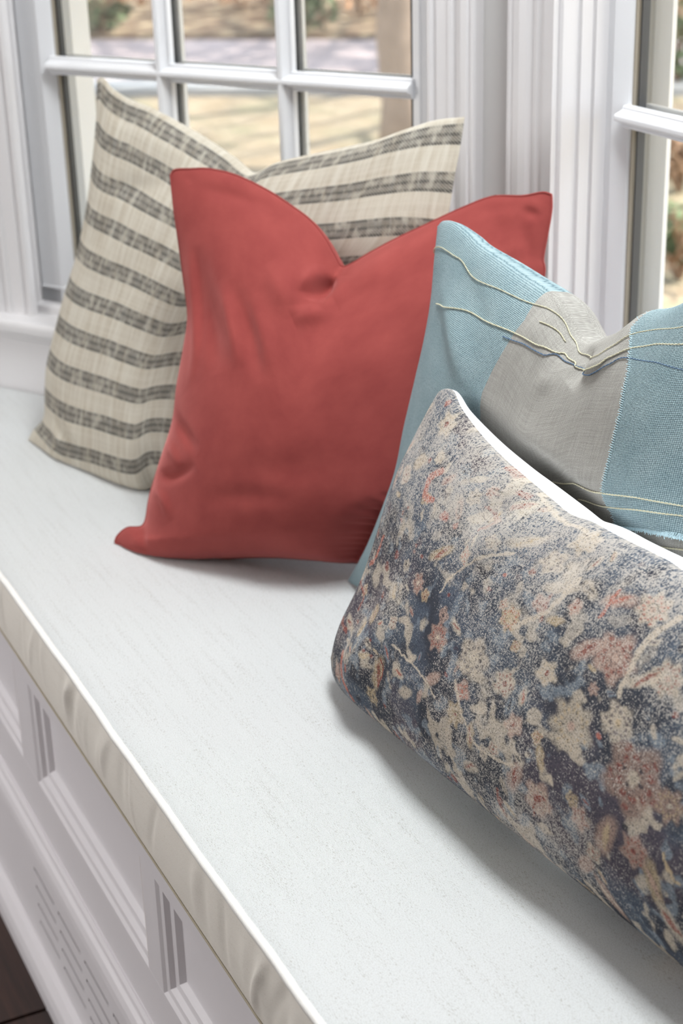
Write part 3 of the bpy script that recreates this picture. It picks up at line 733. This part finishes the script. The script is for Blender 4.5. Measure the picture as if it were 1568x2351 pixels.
# striped pillow, furthest away
ps = Pillow('striped_pillow', (72, 1012), (225, 190), 2.32, 25, 'large beige pillow with charcoal stripes leaning against the left window')
ps.build(bottom=[(62, 1014), (100, 1042, .004), (150, 1080, .018), (230, 1104, .026), (330, 1130, .028), ('u', .30, .008, .028), ('u', .42, .006, .02), ('u', .52, .01), ('u', .575, .012)],
         right=[('u', .575, .012), ('u', .545, .12), ('u', .53, .25), (1012, 570), (1030, 490), (1045, 400), (1058, 330), (1067, 268)],
         top=[(222, 184), (236, 178), (262, 205), (300, 228), (350, 248), (420, 285), (480, 322), (535, 360), (585, 396), (640, 372), (700, 357), (780, 340), (860, 322), (930, 297), (1000, 276), (1067, 268)],
         left=[(62, 1014), (78, 988), (106, 955), (112, 890), (118, 830), (140, 745), (160, 670), (185, 585), (205, 480), (217, 360), (222, 270), (222, 184)],
         Tf=.062, Tb=.045, nu=340, nv=300, Wm=.56, Hm=.52, sag=.5, seed=3,
         feats=[([(585, 396), (560, 430), (520, 500), (470, 600)], .022, -.018), ([(300, 260), (420, 330), (530, 420)], .03, .012),
                ([(690, 380), (850, 350), (1000, 300)], .02, .006), ([(240, 215), (262, 250), (300, 290)], .008, -.006),
                ([(230, 420), (300, 430), (380, 440)], .014, -.006), ([(120, 950), (150, 1010), (190, 1060)], .01, -.007),
                ([(90, 985), (118, 1010), (150, 1075)], .006, -.008)])
# rust pillow
pr_ = Pillow('rust_pillow', (270, 1250), (395, 400), 2.0, 45, 'rust red velvet pillow with a deep chop dent, between the striped and blue pillows')
pr_.build(bottom=[(264, 1245), (300, 1271, .002), (350, 1281, .004), (450, 1284, .006), (600, 1279, .006), (720, 1285, .006), ('u', .36, .012), ('u', .42, .012), ('u', .465, .008)],
          right=[('u', .465, .008), ('u', .445, .1), ('u', .44, .22), (1240, 660), (1247, 590), (1258, 530), (1266, 480), (1266, 447)],
          top=[(392, 402), (402, 390), (439, 388), (480, 388), (540, 402), (610, 435), (665, 470), (712, 505), (745, 545), (768, 585), (785, 612), (812, 603), (850, 580), (910, 548), (980, 515), (1060, 478), (1130, 452), (1200, 450), (1245, 442), (1266, 447)],
          left=[(264, 1245), (270, 1230), (292, 1212), (330, 1204), (344, 1140), (368, 1060), (398, 970), (408, 890), (422, 810), (432, 730), (422, 640), (410, 550), (400, 480), (392, 402)],
          Tf=.108, Tb=.070, qb=.3, fb=(.3, .7), nu=460, nv=460, Wm=.46, Hm=.46, sag=.45, pw=2.0, q=.78, qbot=.45, seed=5, wr=.0016,
          feats=[([(775, 640), (752, 650), (735, 668), (720, 692)], .0085, -.030), ([(738, 606), (722, 636), (708, 672)], .008, .012), ([(790, 632), (775, 668), (740, 704)], .010, .008), ([(712, 590), (700, 640), (690, 700)], .016, .007), ([(770, 690), (725, 716), (672, 735)], .013, .012),
                 ([(620, 600), (655, 680), (672, 728)], .014, .007), ([(800, 640), (850, 620), (920, 580)], .02, .006),
                 ([(455, 560), (470, 680), (492, 800), (500, 860)], .014, -.010), ([(530, 640), (570, 760), (600, 880)], .011, -.006), ([(505, 640), (530, 740), (548, 850)], .010, .006),
                 ([(575, 680), (610, 790), (620, 870)], .010, .004),
                 ([(428, 540), (438, 680), (446, 800), (430, 900)], .008, .006), ([(448, 560), (456, 700), (462, 820)], .008, -.006),
                 ([(350, 1082), (395, 1092), (450, 1070)], .007, -.009), ([(395, 940), (420, 990), (455, 1040)], .008, -.006), ([(352, 1110), (375, 1150), (390, 1200)], .008, .006),
                 ([(378, 1000), (400, 1050), (410, 1080)], .008, .005), ([(450, 1150), (560, 1140), (700, 1150)], .012, -.003), ([(300, 1215), (325, 1235), (340, 1272)], .006, -.012),
                 ([(430, 425), (500, 440), (600, 470), (640, 500)], .009, -.007), ([(420, 395), (432, 405), (438, 425)], .005, -.006), ([(1195, 478), (1222, 490), (1245, 505)], .006, -.016), ([(1190, 462), (1222, 466), (1250, 480)], .006, .008), ([(1200, 490), (1212, 560), (1218, 630)], .008, -.010), ([(1120, 490), (1150, 520), (1165, 580)], .012, -.007),
                 ([(880, 600), (960, 560), (1040, 530)], .014, .004), ([(1080, 490), (1150, 475), (1220, 468)], .008, -.005), ([(1150, 520), (1180, 560), (1190, 620)], .010, .005),
                 ([(860, 640), (930, 800), (960, 950)], .03, -.005), ([(500, 1060), (620, 1080), (800, 1060)], .02, -.003)])
# blue patchwork pillow
def blue_build(warp=None, feats=True):
    pb.build(bottom=[(797, 1335), ('u', .05, .004), ('u', .15, .006), ('u', .3, .006), ('u', .45, .006), ('u', .60, .004)],
         right=[('u', .60, .004), ('u', .585, .1), ('u', .58, .25), ('u', .59, .38), ('u', .60, .485)],
         top=[(1004, 520), (1018, 507), (1045, 510), (1080, 535), (1105, 560), (1160, 596), (1210, 630), (1262, 664), (1295, 692), (1318, 735), (1340, 772), (1365, 786), (1400, 772), (1440, 755), (1475, 728), (1500, 712), (1568, 699), ('u', .52, .462), ('u', .60, .485)],
         left=[(797, 1335), (850, 1250), (892, 1165), (925, 1080), (945, 985), (970, 880), (990, 790), (1001, 700), (1003, 600), (1004, 520)],
         Tf=.055, Tb=.070, nu=540, nv=400, Wm=.57, Hm=.46, sag=-.2, qb=.3, fb=(.1, .9), seed=8, warp=warp,
         feats=[([(1345, 785), (1335, 830), (1300, 880)], .011, -.014), ([(1420, 790), (1380, 830), (1330, 850)], .010, .008), ([(1240, 720), (1275, 790), (1290, 860)], .012, .008),
                ([(1255, 700), (1300, 760), (1325, 800)], .008, .006), ([(1225, 860), (1260, 870), (1300, 850)], .012, .005),
                ([(1010, 640), (1045, 760), (1085, 900)], .016, .008), ([(1040, 620), (1080, 660), (1120, 760)], .012, -.004)] if feats else [])
pb = Pillow('blue_pillow', (800, 1335), (1010, 515), 1.70, 3, 'pale blue woven pillow with a grey linen patch and cream stitch lines')
blue_build(None, False)
def seamf(pts):
    q = np.array([[pb.T[pb.locate(*p)], pb.S[pb.locate(*p)]] for p in pts]); q = q[np.argsort(q[:, 0])]
    return lambda x: float(np.interp(x, q[:, 0], q[:, 1]))
f1 = seamf([(1258, 667), (1205, 735), (1165, 790), (1130, 850), (1108, 900), (1095, 950)]); f2 = seamf([(1452, 752), (1448, 800), (1443, 850), (1425, 950), (1400, 1050), (1380, 1130), (1370, 1180)])
J1, J2 = 180, 340
blue_build(((J1, J2), (f1, f2)))
# printed lumbar pillow in front
pp = Pillow('patterned_lumbar_pillow', (790, 1560), (1015, 900), 1.56, 0, 'long faded floral lumbar pillow in blue, cream and rust with plain white back')
pp.build(bottom=[('u', .000, .022, .022), ('u', .05, .006, .022), ('u', .2, .008, .004), ('u', .4, .010, -.022), ('u', .62, .012, -.04), ('u', .70, .008, -.04)],
         right=[('u', .70, .008, -.04), ('u', .69, .1), ('u', .69, .2), ('u', .70, .30)],
         top=[(1008, 902), (1020, 893), (1042, 898), (1062, 940), (1110, 1003), (1162, 1056), (1205, 1093), (1268, 1146), (1310, 1180), (1360, 1198), (1410, 1225), (1460, 1250), (1505, 1272), (1568, 1309), ('u', .52, .275), ('u', .62, .285), ('u', .70, .30)],
         left=[('u', .000, .022, .022), ('u', -.008, .06, .01), ('u', .000, .12), (918, 1110), (952, 1025), (980, 960), (1001, 912), (1008, 902)],
         Tf=.064, Tb=.088, nu=800, nv=400, Wm=.72, Hm=.34, sag=.5, seed=11, qb=.30, fb=(.15, .85),
         feats=[([(1310, 1185), (1240, 1200), (1150, 1230), (1050, 1330)], .018, .009), ([(1200, 1110), (1160, 1150), (1080, 1220)], .015, -.007), ([(815, 1440), (830, 1500), (860, 1580)], .07, .012),
                ([(1568, 1350), (1480, 1340), (1380, 1360)], .02, .006), ([(860, 1250), (850, 1400), (880, 1550)], .02, -.004), ([(1380, 1230), (1330, 1280), (1250, 1310)], .014, -.005)])
ps.behind(pr_); pr_.behind(pb); pb.behind(pp, .007)
ps.mesh_front('front_panel', M['stripe']); ps.back(M['stripe'])
pr_.mesh_front('front_panel', M['velvet']); pr_.back(M['velvet']); pr_.piping(M['velvet'], .0014)
z = pr_.surf_line([(1118, 458), (1140, 453)], 8, .001)[0]; V, F = tube(z - .004*pr_.n, .0028, 6); mesh('zip_pull', V, F, M['zip'], pr_.root, True)
# blue pillow panels
rb = int(np.mean([pb.locate(1400, 1205)[0], pb.locate(1500, 1228)[0]]))
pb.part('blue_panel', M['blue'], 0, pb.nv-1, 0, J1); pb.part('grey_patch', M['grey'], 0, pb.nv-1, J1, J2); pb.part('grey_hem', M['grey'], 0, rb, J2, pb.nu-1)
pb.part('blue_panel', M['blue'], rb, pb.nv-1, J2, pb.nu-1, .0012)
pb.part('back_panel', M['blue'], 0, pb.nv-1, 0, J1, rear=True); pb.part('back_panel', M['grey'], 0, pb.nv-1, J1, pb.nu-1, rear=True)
def yarn(pts, mat, name='stitched_yarn', r=.00045, off=.0010):
    Q, N = pb.surf_line(pts, 420, off); d = np.r_[0, np.cumsum(np.linalg.norm(np.diff(Q, axis=0), axis=1))]
    T = np.gradient(Q, axis=0); T /= np.linalg.norm(T, axis=1)[:, None]+1e-9; B = np.cross(T, N); m = MB()
    for ph in (0, math.pi):
        a = d*2*math.pi/.0075 + ph; m.add(*tube(Q + r*.75*(np.cos(a)[:, None]*N + np.sin(a)[:, None]*B), r, 6))
    m.build(name, mat, pb.root, True)['label'] = 'cream stitched yarn' if mat is M['cream_yarn'] else 'slate blue stitched yarn'
cy = M['cream_yarn']
yarn([(1004, 583), (1040, 586), (1062, 600), (1090, 640), (1150, 665), (1200, 690), (1240, 702), (1262, 710), (1290, 732), (1310, 765), (1325, 795), (1345, 815), (1370, 818), (1400, 800), (1450, 770), (1500, 758), (1568, 752)], cy, r=.00036)
yarn([(1003, 698), (1060, 712), (1110, 735), (1165, 757), (1205, 775), (1250, 797), (1280, 810), (1300, 815), (1320, 832), (1338, 848), (1362, 842), (1400, 820), (1450, 800), (1500, 792), (1568, 792)], cy)
yarn([(1238, 740), (1262, 750), (1285, 765), (1300, 785)], cy, r=.00036)
yarn([(1156, 773), (1185, 785), (1220, 800), (1250, 815), (1285, 818), (1320, 840), (1345, 860), (1365, 856), (1400, 835), (1440, 822), (1500, 832), (1568, 848)], M['blue_yarn'], r=.00036)
yarn([(1270, 1106), (1380, 1130), (1470, 1145), (1568, 1160)], cy); yarn([(1330, 1145), (1420, 1165), (1500, 1175), (1568, 1185)], cy)
yarn([(1440, 1237), (1500, 1250), (1568, 1262)], cy); yarn([(1490, 1270), (1530, 1282), (1568, 1290)], M['blue_yarn'], r=.00036)
m = MB(); rr = np.random.default_rng(4)
A = pb.P - np.array([0, 0, ZO])
for r in range(rb, pb.nv-2, 2):   # frayed side of the blue panel
    p = A[r, J2] + .0014*pb.n; q = p - pb.w*rr.uniform(.0006, .0022) + pb.v*rr.normal(0, .0008) + pb.n*rr.uniform(-.0006, .0006); m.add(*tube([p + pb.w*.003, p, q], .0003, 4))
for c in range(J2, pb.nu-1, 1):  # and its lower edge, with longer pale tufts
    p = A[rb, c] + .0014*pb.n; L = rr.uniform(.002, .005) if c % 4 == 0 else .0018
    q = p - pb.v*L*.6 + pb.w*rr.normal(0, .0012) + pb.n*.0012; m.add(*tube([p + pb.v*.004 + pb.w*.001*rr.normal(), p + pb.n*.001, q], .0004, 4))
o = m.build('frayed_edge', M['fray'], pb.root); o['kind'] = 'stuff'
# printed cloth of the lumbar pillow: motifs as a colour per cloth point
U = pp.uvm[..., 0]; Vv = pp.uvm[..., 1]
wu = U + (fbm(U, Vv, 160, 1, 2)-.5)*.0042; wv = Vv + (fbm(U, Vv, 160, 2, 2)-.5)*.0042
c = lambda *x: np.array(lin(*x))
NAVY, INK, SLATE, SKY, CREAM, GOLD, PINK, RUST, CORAL, PLUM = c(64, 67, 76), c(50, 50, 58), c(92, 103, 117), c(142, 153, 163), c(216, 202, 182), c(204, 182, 148), c(198, 168, 152), c(148, 80, 68), c(194, 112, 92), c(94, 84, 94)
def blend(col, m, k): return col*(1-m[..., None]) + k*m[..., None]
def sstep(x, a, b): t = np.clip((x-a)/(b-a), 0, 1); return t*t*(3-2*t)
n1 = fbm(U, Vv, 22, 3); n2 = fbm(U, Vv, 9, 4); n3 = fbm(U, Vv, 60, 5, 3)
col = np.zeros(U.shape+(3,)) + NAVY; col = blend(col, .8*sstep(n1, .46, .66), SLATE); col = blend(col, .6*sstep(n2, .5, .66), PLUM*1.1)
col = blend(col, .75*sstep(n3, .60, .74), SKY); col = blend(col, .8*sstep(fbm(U, Vv, 48, 6, 3), .60, .70), CREAM*.92)
col = blend(col, .75*sstep(Vv/.34 - .25*(U/.55), .38, .80)*sstep(fbm(U, Vv, 30, 16), .30, .55), SLATE*1.25)
S_ = .00043
def at_px(px, py):
    i, j = pp.locate(px, py); return U[i, j], Vv[i, j]
def ell(u, v, a, b, ang, soft=.25):
    ca, sa = math.cos(ang), math.sin(ang); x = ((wu-u)*ca + (wv-v)*sa)/a; y = (-(wu-u)*sa + (wv-v)*ca)/b
    return 1 - sstep(np.sqrt(x*x+y*y), 1-soft, 1+soft)
def flower(u, v, r, k1, k2, kc, n=6, rot=0.0):
    global col
    th = np.arctan2(wv-v, wu-u) + rot; d = np.hypot(wu-u, wv-v)/r; R = 1 + .16*np.cos(n*th)
    col = blend(col, .82*(1-sstep(d/R, .78, 1.12)), k1)
    ring = np.exp(-((d-.52-.06*np.cos(2*n*th))/.09)**2)*(np.cos(n*2*th) > -.35); col = blend(col, .85*ring, k2)
    dots = np.exp(-((d-.80)/.07)**2)*(np.cos(n*th+1.2) > .75); col = blend(col, .8*dots, k2)
    col = blend(col, .9*(1-sstep(d, .12, .26)), kc)
def leaf(u, v, a, b, ang, k1, k2=None):
    global col
    e = ell(u, v, a, b, ang, .3); col = blend(col, .80*e, k1)
    if k2 is not None: col = blend(col, .85*ell(u, v, a*.62, b*.34, ang+.25, .4), k2)
def stroke(pts, w, k):
    global col
    Q = catmull(np.array([at_px(*p) for p in pts]), 14); d = np.full(U.shape, 9.0)
    for a, b in zip(Q[:-1], Q[1:]):
        ab = b-a; tt = np.clip(((wu-a[0])*ab[0] + (wv-a[1])*ab[1])/(ab@ab+1e-12), 0, 1); d = np.minimum(d, np.hypot(wu-a[0]-tt*ab[0], wv-a[1]-tt*ab[1]))
    col = blend(col, .9*(1-sstep(d, w*.6, w*1.3)), k)
rr = np.random.default_rng(12); placed = []
FL = [(1025, 975, 30, CREAM, GOLD, RUST), (1085, 1510, 50, CREAM*.93, PLUM*.6, CREAM), (1158, 1568, 33, CREAM*.95, RUST, RUST), (1255, 1545, 30, CREAM, GOLD, RUST), (1170, 1420, 31, GOLD, CORAL, GOLD),
      (1310, 1665, 60, CREAM*.85, GOLD*.9, PINK), (1455, 1790, 78, PINK*.62, RUST*.8, CREAM*.8), (1535, 1850, 36, PINK*.6, GOLD*.8, CREAM*.8), (1455, 1955, 36, PINK*.9, RUST, RUST), (1235, 1835, 40, PINK, CREAM, RUST),
      (1270, 1290, 30, CREAM, PLUM, CREAM), (1345, 1245, 32, CREAM, GOLD, CREAM), (1410, 1510, 52, PINK*.95, RUST, PINK), (1180, 1665, 28, PINK, CREAM, RUST), (1045, 1640, 30, GOLD*.95, CREAM, RUST), (1005, 1462, 34, PINK*.9, RUST*1.2, CREAM),
      (1130, 1245, 20, CREAM, PLUM, CREAM), (1420, 1660, 40, CREAM*.9, PLUM, GOLD), (1330, 1880, 26, PINK, RUST, CREAM), (1530, 1560, 38, CREAM*.9, RUST, PINK), (1010, 1050, 18, CREAM, GOLD, CREAM), (960, 1340, 24, PINK*.9, RUST, CREAM), (1500, 1400, 36, CREAM, CORAL, PINK)]
for px, py, r, a, b, kc in FL:
    u, v = at_px(px, py); placed.append((u, v, r*S_)); flower(u, v, r*S_, a, b, kc, int(rr.integers(5, 8)), rr.uniform(0, 6))
LF = [(1210, 1245, 50, 16, .55, CREAM, GOLD), (1012, 1270, 44, 14, .8, GOLD, RUST), (1350, 1490, 44, 20, .8, PINK, RUST), (1180, 1785, 40, 20, 1.3, PINK*.85, RUST), (1390, 1920, 52, 24, 1.3, PINK*.85, GOLD), (1100, 1190, 30, 14, .6, CREAM, None),
      (965, 1060, 30, 16, .9, GOLD, None), (1205, 1160, 36, 12, .5, CREAM, CORAL), (860, 1410, 30, 18, 1.2, GOLD, PINK), (868, 1545, 46, 16, 1.5, GOLD, RUST), (1230, 1085, 30, 10, .6, CREAM, None), (1100, 1100, 26, 9, .6, CREAM, None),
      (1400, 2060, 46, 18, 2.2, PINK*.9, CREAM), (1500, 2030, 50, 20, 2.0, GOLD*.85, PINK), (1345, 1985, 36, 16, .9, PINK*.9, None), (1080, 1690, 30, 13, 1.8, GOLD, RUST), (1540, 2120, 44, 18, 2.3, CREAM*.85, RUST), (1290, 1350, 50, 14, .4, CREAM, None), (1480, 1560, 50, 14, .8, CREAM, RUST),
      (930, 1590, 34, 14, .5, CREAM, None), (1130, 1640, 34, 10, 1.9, CREAM*.9, None), (1420, 1380, 44, 16, .5, PINK, CORAL), (1240, 1740, 30, 12, 2.2, GOLD*.9, None)]
for px, py, a, b, g, k1, k2 in LF:
    u, v = at_px(px, py); placed.append((u, v, a*S_*.8)); leaf(u, v, a*S_, b*S_, g, k1, k2)
for i in range(430):              # the small motifs between the large ones
    u = rr.uniform(0, .70); v = rr.uniform(0, .335); r = rr.uniform(.004, .0115)
    if any((u-a)**2 + (v-b)**2 < (r+q)**2*.8 for a, b, q in placed): continue
    placed.append((u, v, r)); k = [CREAM, GOLD, PINK, CREAM*.9, SKY][rr.integers(0, 5)]; k2 = [RUST, CORAL, RUST, PLUM, INK][rr.integers(0, 5)]
    ty = rr.integers(0, 4)
    if ty == 0 and r > .006: flower(u, v, r, k, k2, k2, int(rr.integers(4, 7)), rr.uniform(0, 6))
    elif ty < 3: leaf(u, v, r*1.15, r*.5, rr.uniform(0, 3.14), k, k2 if rr.random() < .45 else None)
    else: leaf(u, v, r*.6, r*.5, 0, k2, None)
for pts, w, k in [([(1012, 1082), (990, 1095), (978, 1120), (978, 1140), (992, 1150)], .0042, CORAL), ([(1168, 1072), (1180, 1080), (1192, 1096)], .0030, RUST), ([(1190, 1130), (1215, 1140)], .0034, RUST), ([(1175, 1165), (1215, 1160)], .0034, RUST),
                  ([(1120, 1165), (1138, 1185), (1135, 1200), (1100, 1215)], .0022, RUST), ([(880, 1230), (862, 1280), (850, 1292)], .0026, CORAL), ([(832, 1325), (836, 1360), (822, 1400)], .0018, RUST), ([(1265, 1365), (1240, 1425)], .0020, RUST),
                  ([(1420, 1360), (1390, 1400), (1375, 1415)], .0022, CORAL), ([(874, 1515), (878, 1545), (868, 1575)], .0018, RUST), ([(786, 1410), (795, 1450)], .003, RUST), ([(786, 1500), (784, 1545), (795, 1580)], .0045, CORAL), ([(1225, 1870), (1232, 1830), (1250, 1838)], .0016, RUST),
                  ([(1140, 1810), (1148, 1845), (1160, 1870)], .0020, RUST), ([(1010, 1360), (1040, 1320), (1110, 1280), (1180, 1270)], .0015, CREAM), ([(1180, 1440), (1260, 1400), (1330, 1330)], .0030, CREAM), ([(900, 1480), (960, 1540), (1000, 1600)], .0014, CREAM),
                  ([(1520, 1960), (1540, 2010), (1560, 2030)], .0016, GOLD), ([(1420, 1600), (1480, 1480), (1560, 1420)], .003, CREAM), ([(1045, 1560), (1060, 1640), (1100, 1720), (1180, 1760)], .0016, CREAM), ([(1240, 1130), (1300, 1200), (1360, 1230)], .0018, CREAM)]: stroke(pts, w, k)
for px, py in [(925, 1175), (922, 1192), (938, 1168), (950, 1268), (955, 1252), (968, 1276), (850, 1470), (835, 1490), (852, 1508), (1030, 1365), (1435, 1762), (1470, 1770), (1440, 1800), (1472, 1806)]:
    u, v = at_px(px, py); leaf(u, v, .0026, .0022, 0, INK if px > 1400 else RUST)
wear_pale = fbm(U, Vv, 14, 9, 3)*.7 + fbm(U, Vv, 90, 10, 2, 1.0, .15)*.2 + fbm(U, Vv, 90, 13, 2, .15, 1.0)*.2
wear_pale = np.clip((wear_pale-.55)*1.5 + .40 + .50*sstep(Vv/.34 - .2*(U/.55), .35, .85), 0, 1)  # random worn threads, plus a paler ramp towards the top left
pp.mesh_front('front_panel', M['print'], attr=np.concatenate([col, wear_pale[..., None]], -1)); pp.back(M['whiteback'])['label'] = 'plain white cotton back panel'
# ------------------------------------------------------------------ outdoors
GZ = -.55
def gpt(px, py, z=GZ):
    P = on_plane(px, py, np.array([0, 0, z+ZO]), np.array([0, 0, 1.])); return P - np.array([0, 0, ZO])
tag(mesh('lawn', [(-30, -30, GZ), (60, -30, GZ), (60, 90, GZ), (-30, 90, GZ)], [(0, 1, 2, 3)], M['lawn']), None, kind='structure')
def strip(name, y0, y1, z, mat):
    a, b, c, d = gpt(-500, y0), gpt(2300, y0), gpt(2300, y1), gpt(-500, y1)
    V = [(p[0], p[1], GZ) for p in (a, b, c, d)] + [(p[0], p[1], z) for p in (a, b, c, d)]
    return tag(mesh(name, V, [(4, 5, 6, 7), (0, 1, 5, 4), (1, 2, 6, 5), (2, 3, 7, 6), (3, 0, 4, 7)], mat), None, kind='structure')
strip('driveway', 200, 96, GZ+.02, M['drive']); strip('kerb', 222, 201, GZ+.06, M['curb']); strip('leaf_bed', 95, -330, GZ+.05, M['mulch'])
def leaves(c, rx, rz, n, size, seed):
    r = np.random.default_rng(seed); V = []; F = []
    for i in range(n):
        d = r.normal(size=3); d /= np.linalg.norm(d); rad = r.uniform(.45, 1.0)
        p = np.array(c) + d*np.array([rx, rx, rz])*rad; a = r.normal(size=3); a /= np.linalg.norm(a); b = np.cross(a, r.normal(size=3)); b /= np.linalg.norm(b)
        s = size*r.uniform(.6, 1.3); k = len(V); V += [p-a*s, p-b*s*.45, p+a*s, p+b*s*.45]; F.append((k, k+1, k+2, k+3))
    return V, F
def limb(m, p, d, L, r, depth, rnd, spread=.55):
    n = 5; P = [np.array(p, float)]; dd = np.array(d, float)
    for i in range(n):
        dd = dd + rnd.normal(0, .10, 3); dd /= np.linalg.norm(dd); P.append(P[-1] + dd*L/n)
    V, F = tube(P, np.linspace(r, r*.6, n+1), 6, True); m.add(V, F)
    if depth:
        for k in range(3 if depth > 1 else 4):
            q = P[rnd.integers(2, n+1)]; nd = dd + rnd.normal(0, spread, 3); nd /= np.linalg.norm(nd)
            limb(m, q, nd, L*rnd.uniform(.55, .8), r*.55, depth-1, rnd, spread)
def shrub(name, px, py, rx, rz, n, leafmat, label, seed, size=.06):
    g = gpt(px, py); g[2] = GZ; rt = empty(name, tuple(g)); tag(rt, label, 'shrub'); rr = np.random.default_rng(seed)
    V, F = leaves((g[0], g[1], GZ + rz*1.05 + .05), rx, rz, n, size, seed); mesh('foliage', V, F, leafmat, rt)
    m = MB()
    for k in range(6): limb(m, g, (rr.normal(0, .5), rr.normal(0, .5), 1), rz*1.7, .014, 2, rr, .4)
    m.build('stems', M['twig'], rt)
shrub('dormant_shrub', 250, 40, .7, .32, 260, M['leaf'], 'brown leafy shrub beyond the driveway through the left window pane', 1)
shrub('dormant_shrub', 230, 85, .30, .16, 160, M['evergreen'], 'low dull green shrub at the driveway edge through the left window pane', 2)
shrub('dormant_shrub', 560, 30, .8, .30, 260, M['leaf'], 'brown twiggy shrub beyond the driveway through the middle upper pane', 3)
shrub('dormant_shrub', 690, 88, .35, .20, 180, M['evergreen'], 'grey green shrub at the driveway edge seen through the third pane', 4)
shrub('dormant_shrub', 830, 45, .7, .40, 260, M['leaf'], 'reddish brown shrub beyond the driveway through the third pane', 5)
shrub('garden_shrub', 1548, 60, .45, .50, 240, M['leaf'], 'pale brown shrub high in the right window beside the bright frame', 6)
shrub('garden_shrub', 1562, 205, .32, .28, 240, M['evergreen'], 'greyish green shrub just above the horizontal bar of the right window', 7)
shrub('garden_shrub', 1560, 440, .16, .16, 180, M['twig'], 'brown dry shrub just below the horizontal bar of the right window', 8, .04)
shrub('garden_shrub', 1560, 640, .16, .14, 180, M['evergreen'], 'dull green low shrub over the blue pillow in the right window', 9, .04)
def tree(name, base, H, r, label, seed, lean=(0, 0), depth=3, nb=9):
    rt = empty(name, tuple(base)); tag(rt, label, 'tree'); rr = np.random.default_rng(seed); b = np.array(base, float)
    P = [b + np.array([lean[0]*t, lean[1]*t, H*t]) + rr.normal(0, .02, 3)*(t > 0) for t in np.linspace(0, 1, 10)]
    V, F = tube(P, np.linspace(r*1.15, r*.6, 10), 14); mesh('trunk', V, F, M['bark'], rt, True)
    m = MB()
    for k in range(nb): limb(m, P[4+k % 6], (rr.normal(0, 1), rr.normal(0, 1), rr.uniform(.1, .8)), H*(.42 if depth > 1 else .2), r*.38, depth, rr)
    m.build('branches', M['bark'], rt)
g = gpt(932, 400); tree('garden_tree', (g[0], g[1], GZ), 3.4, .15, 'grey brown tree trunk at the right edge of the left window', 21, (.02, .02), 1, 5)
tree('shade_tree', (8.4, 8.8, GZ), 7.0, .16, 'bare tree standing right of the left window view, shading lawn and driveway', 22, (.2, .5), 3, 26)
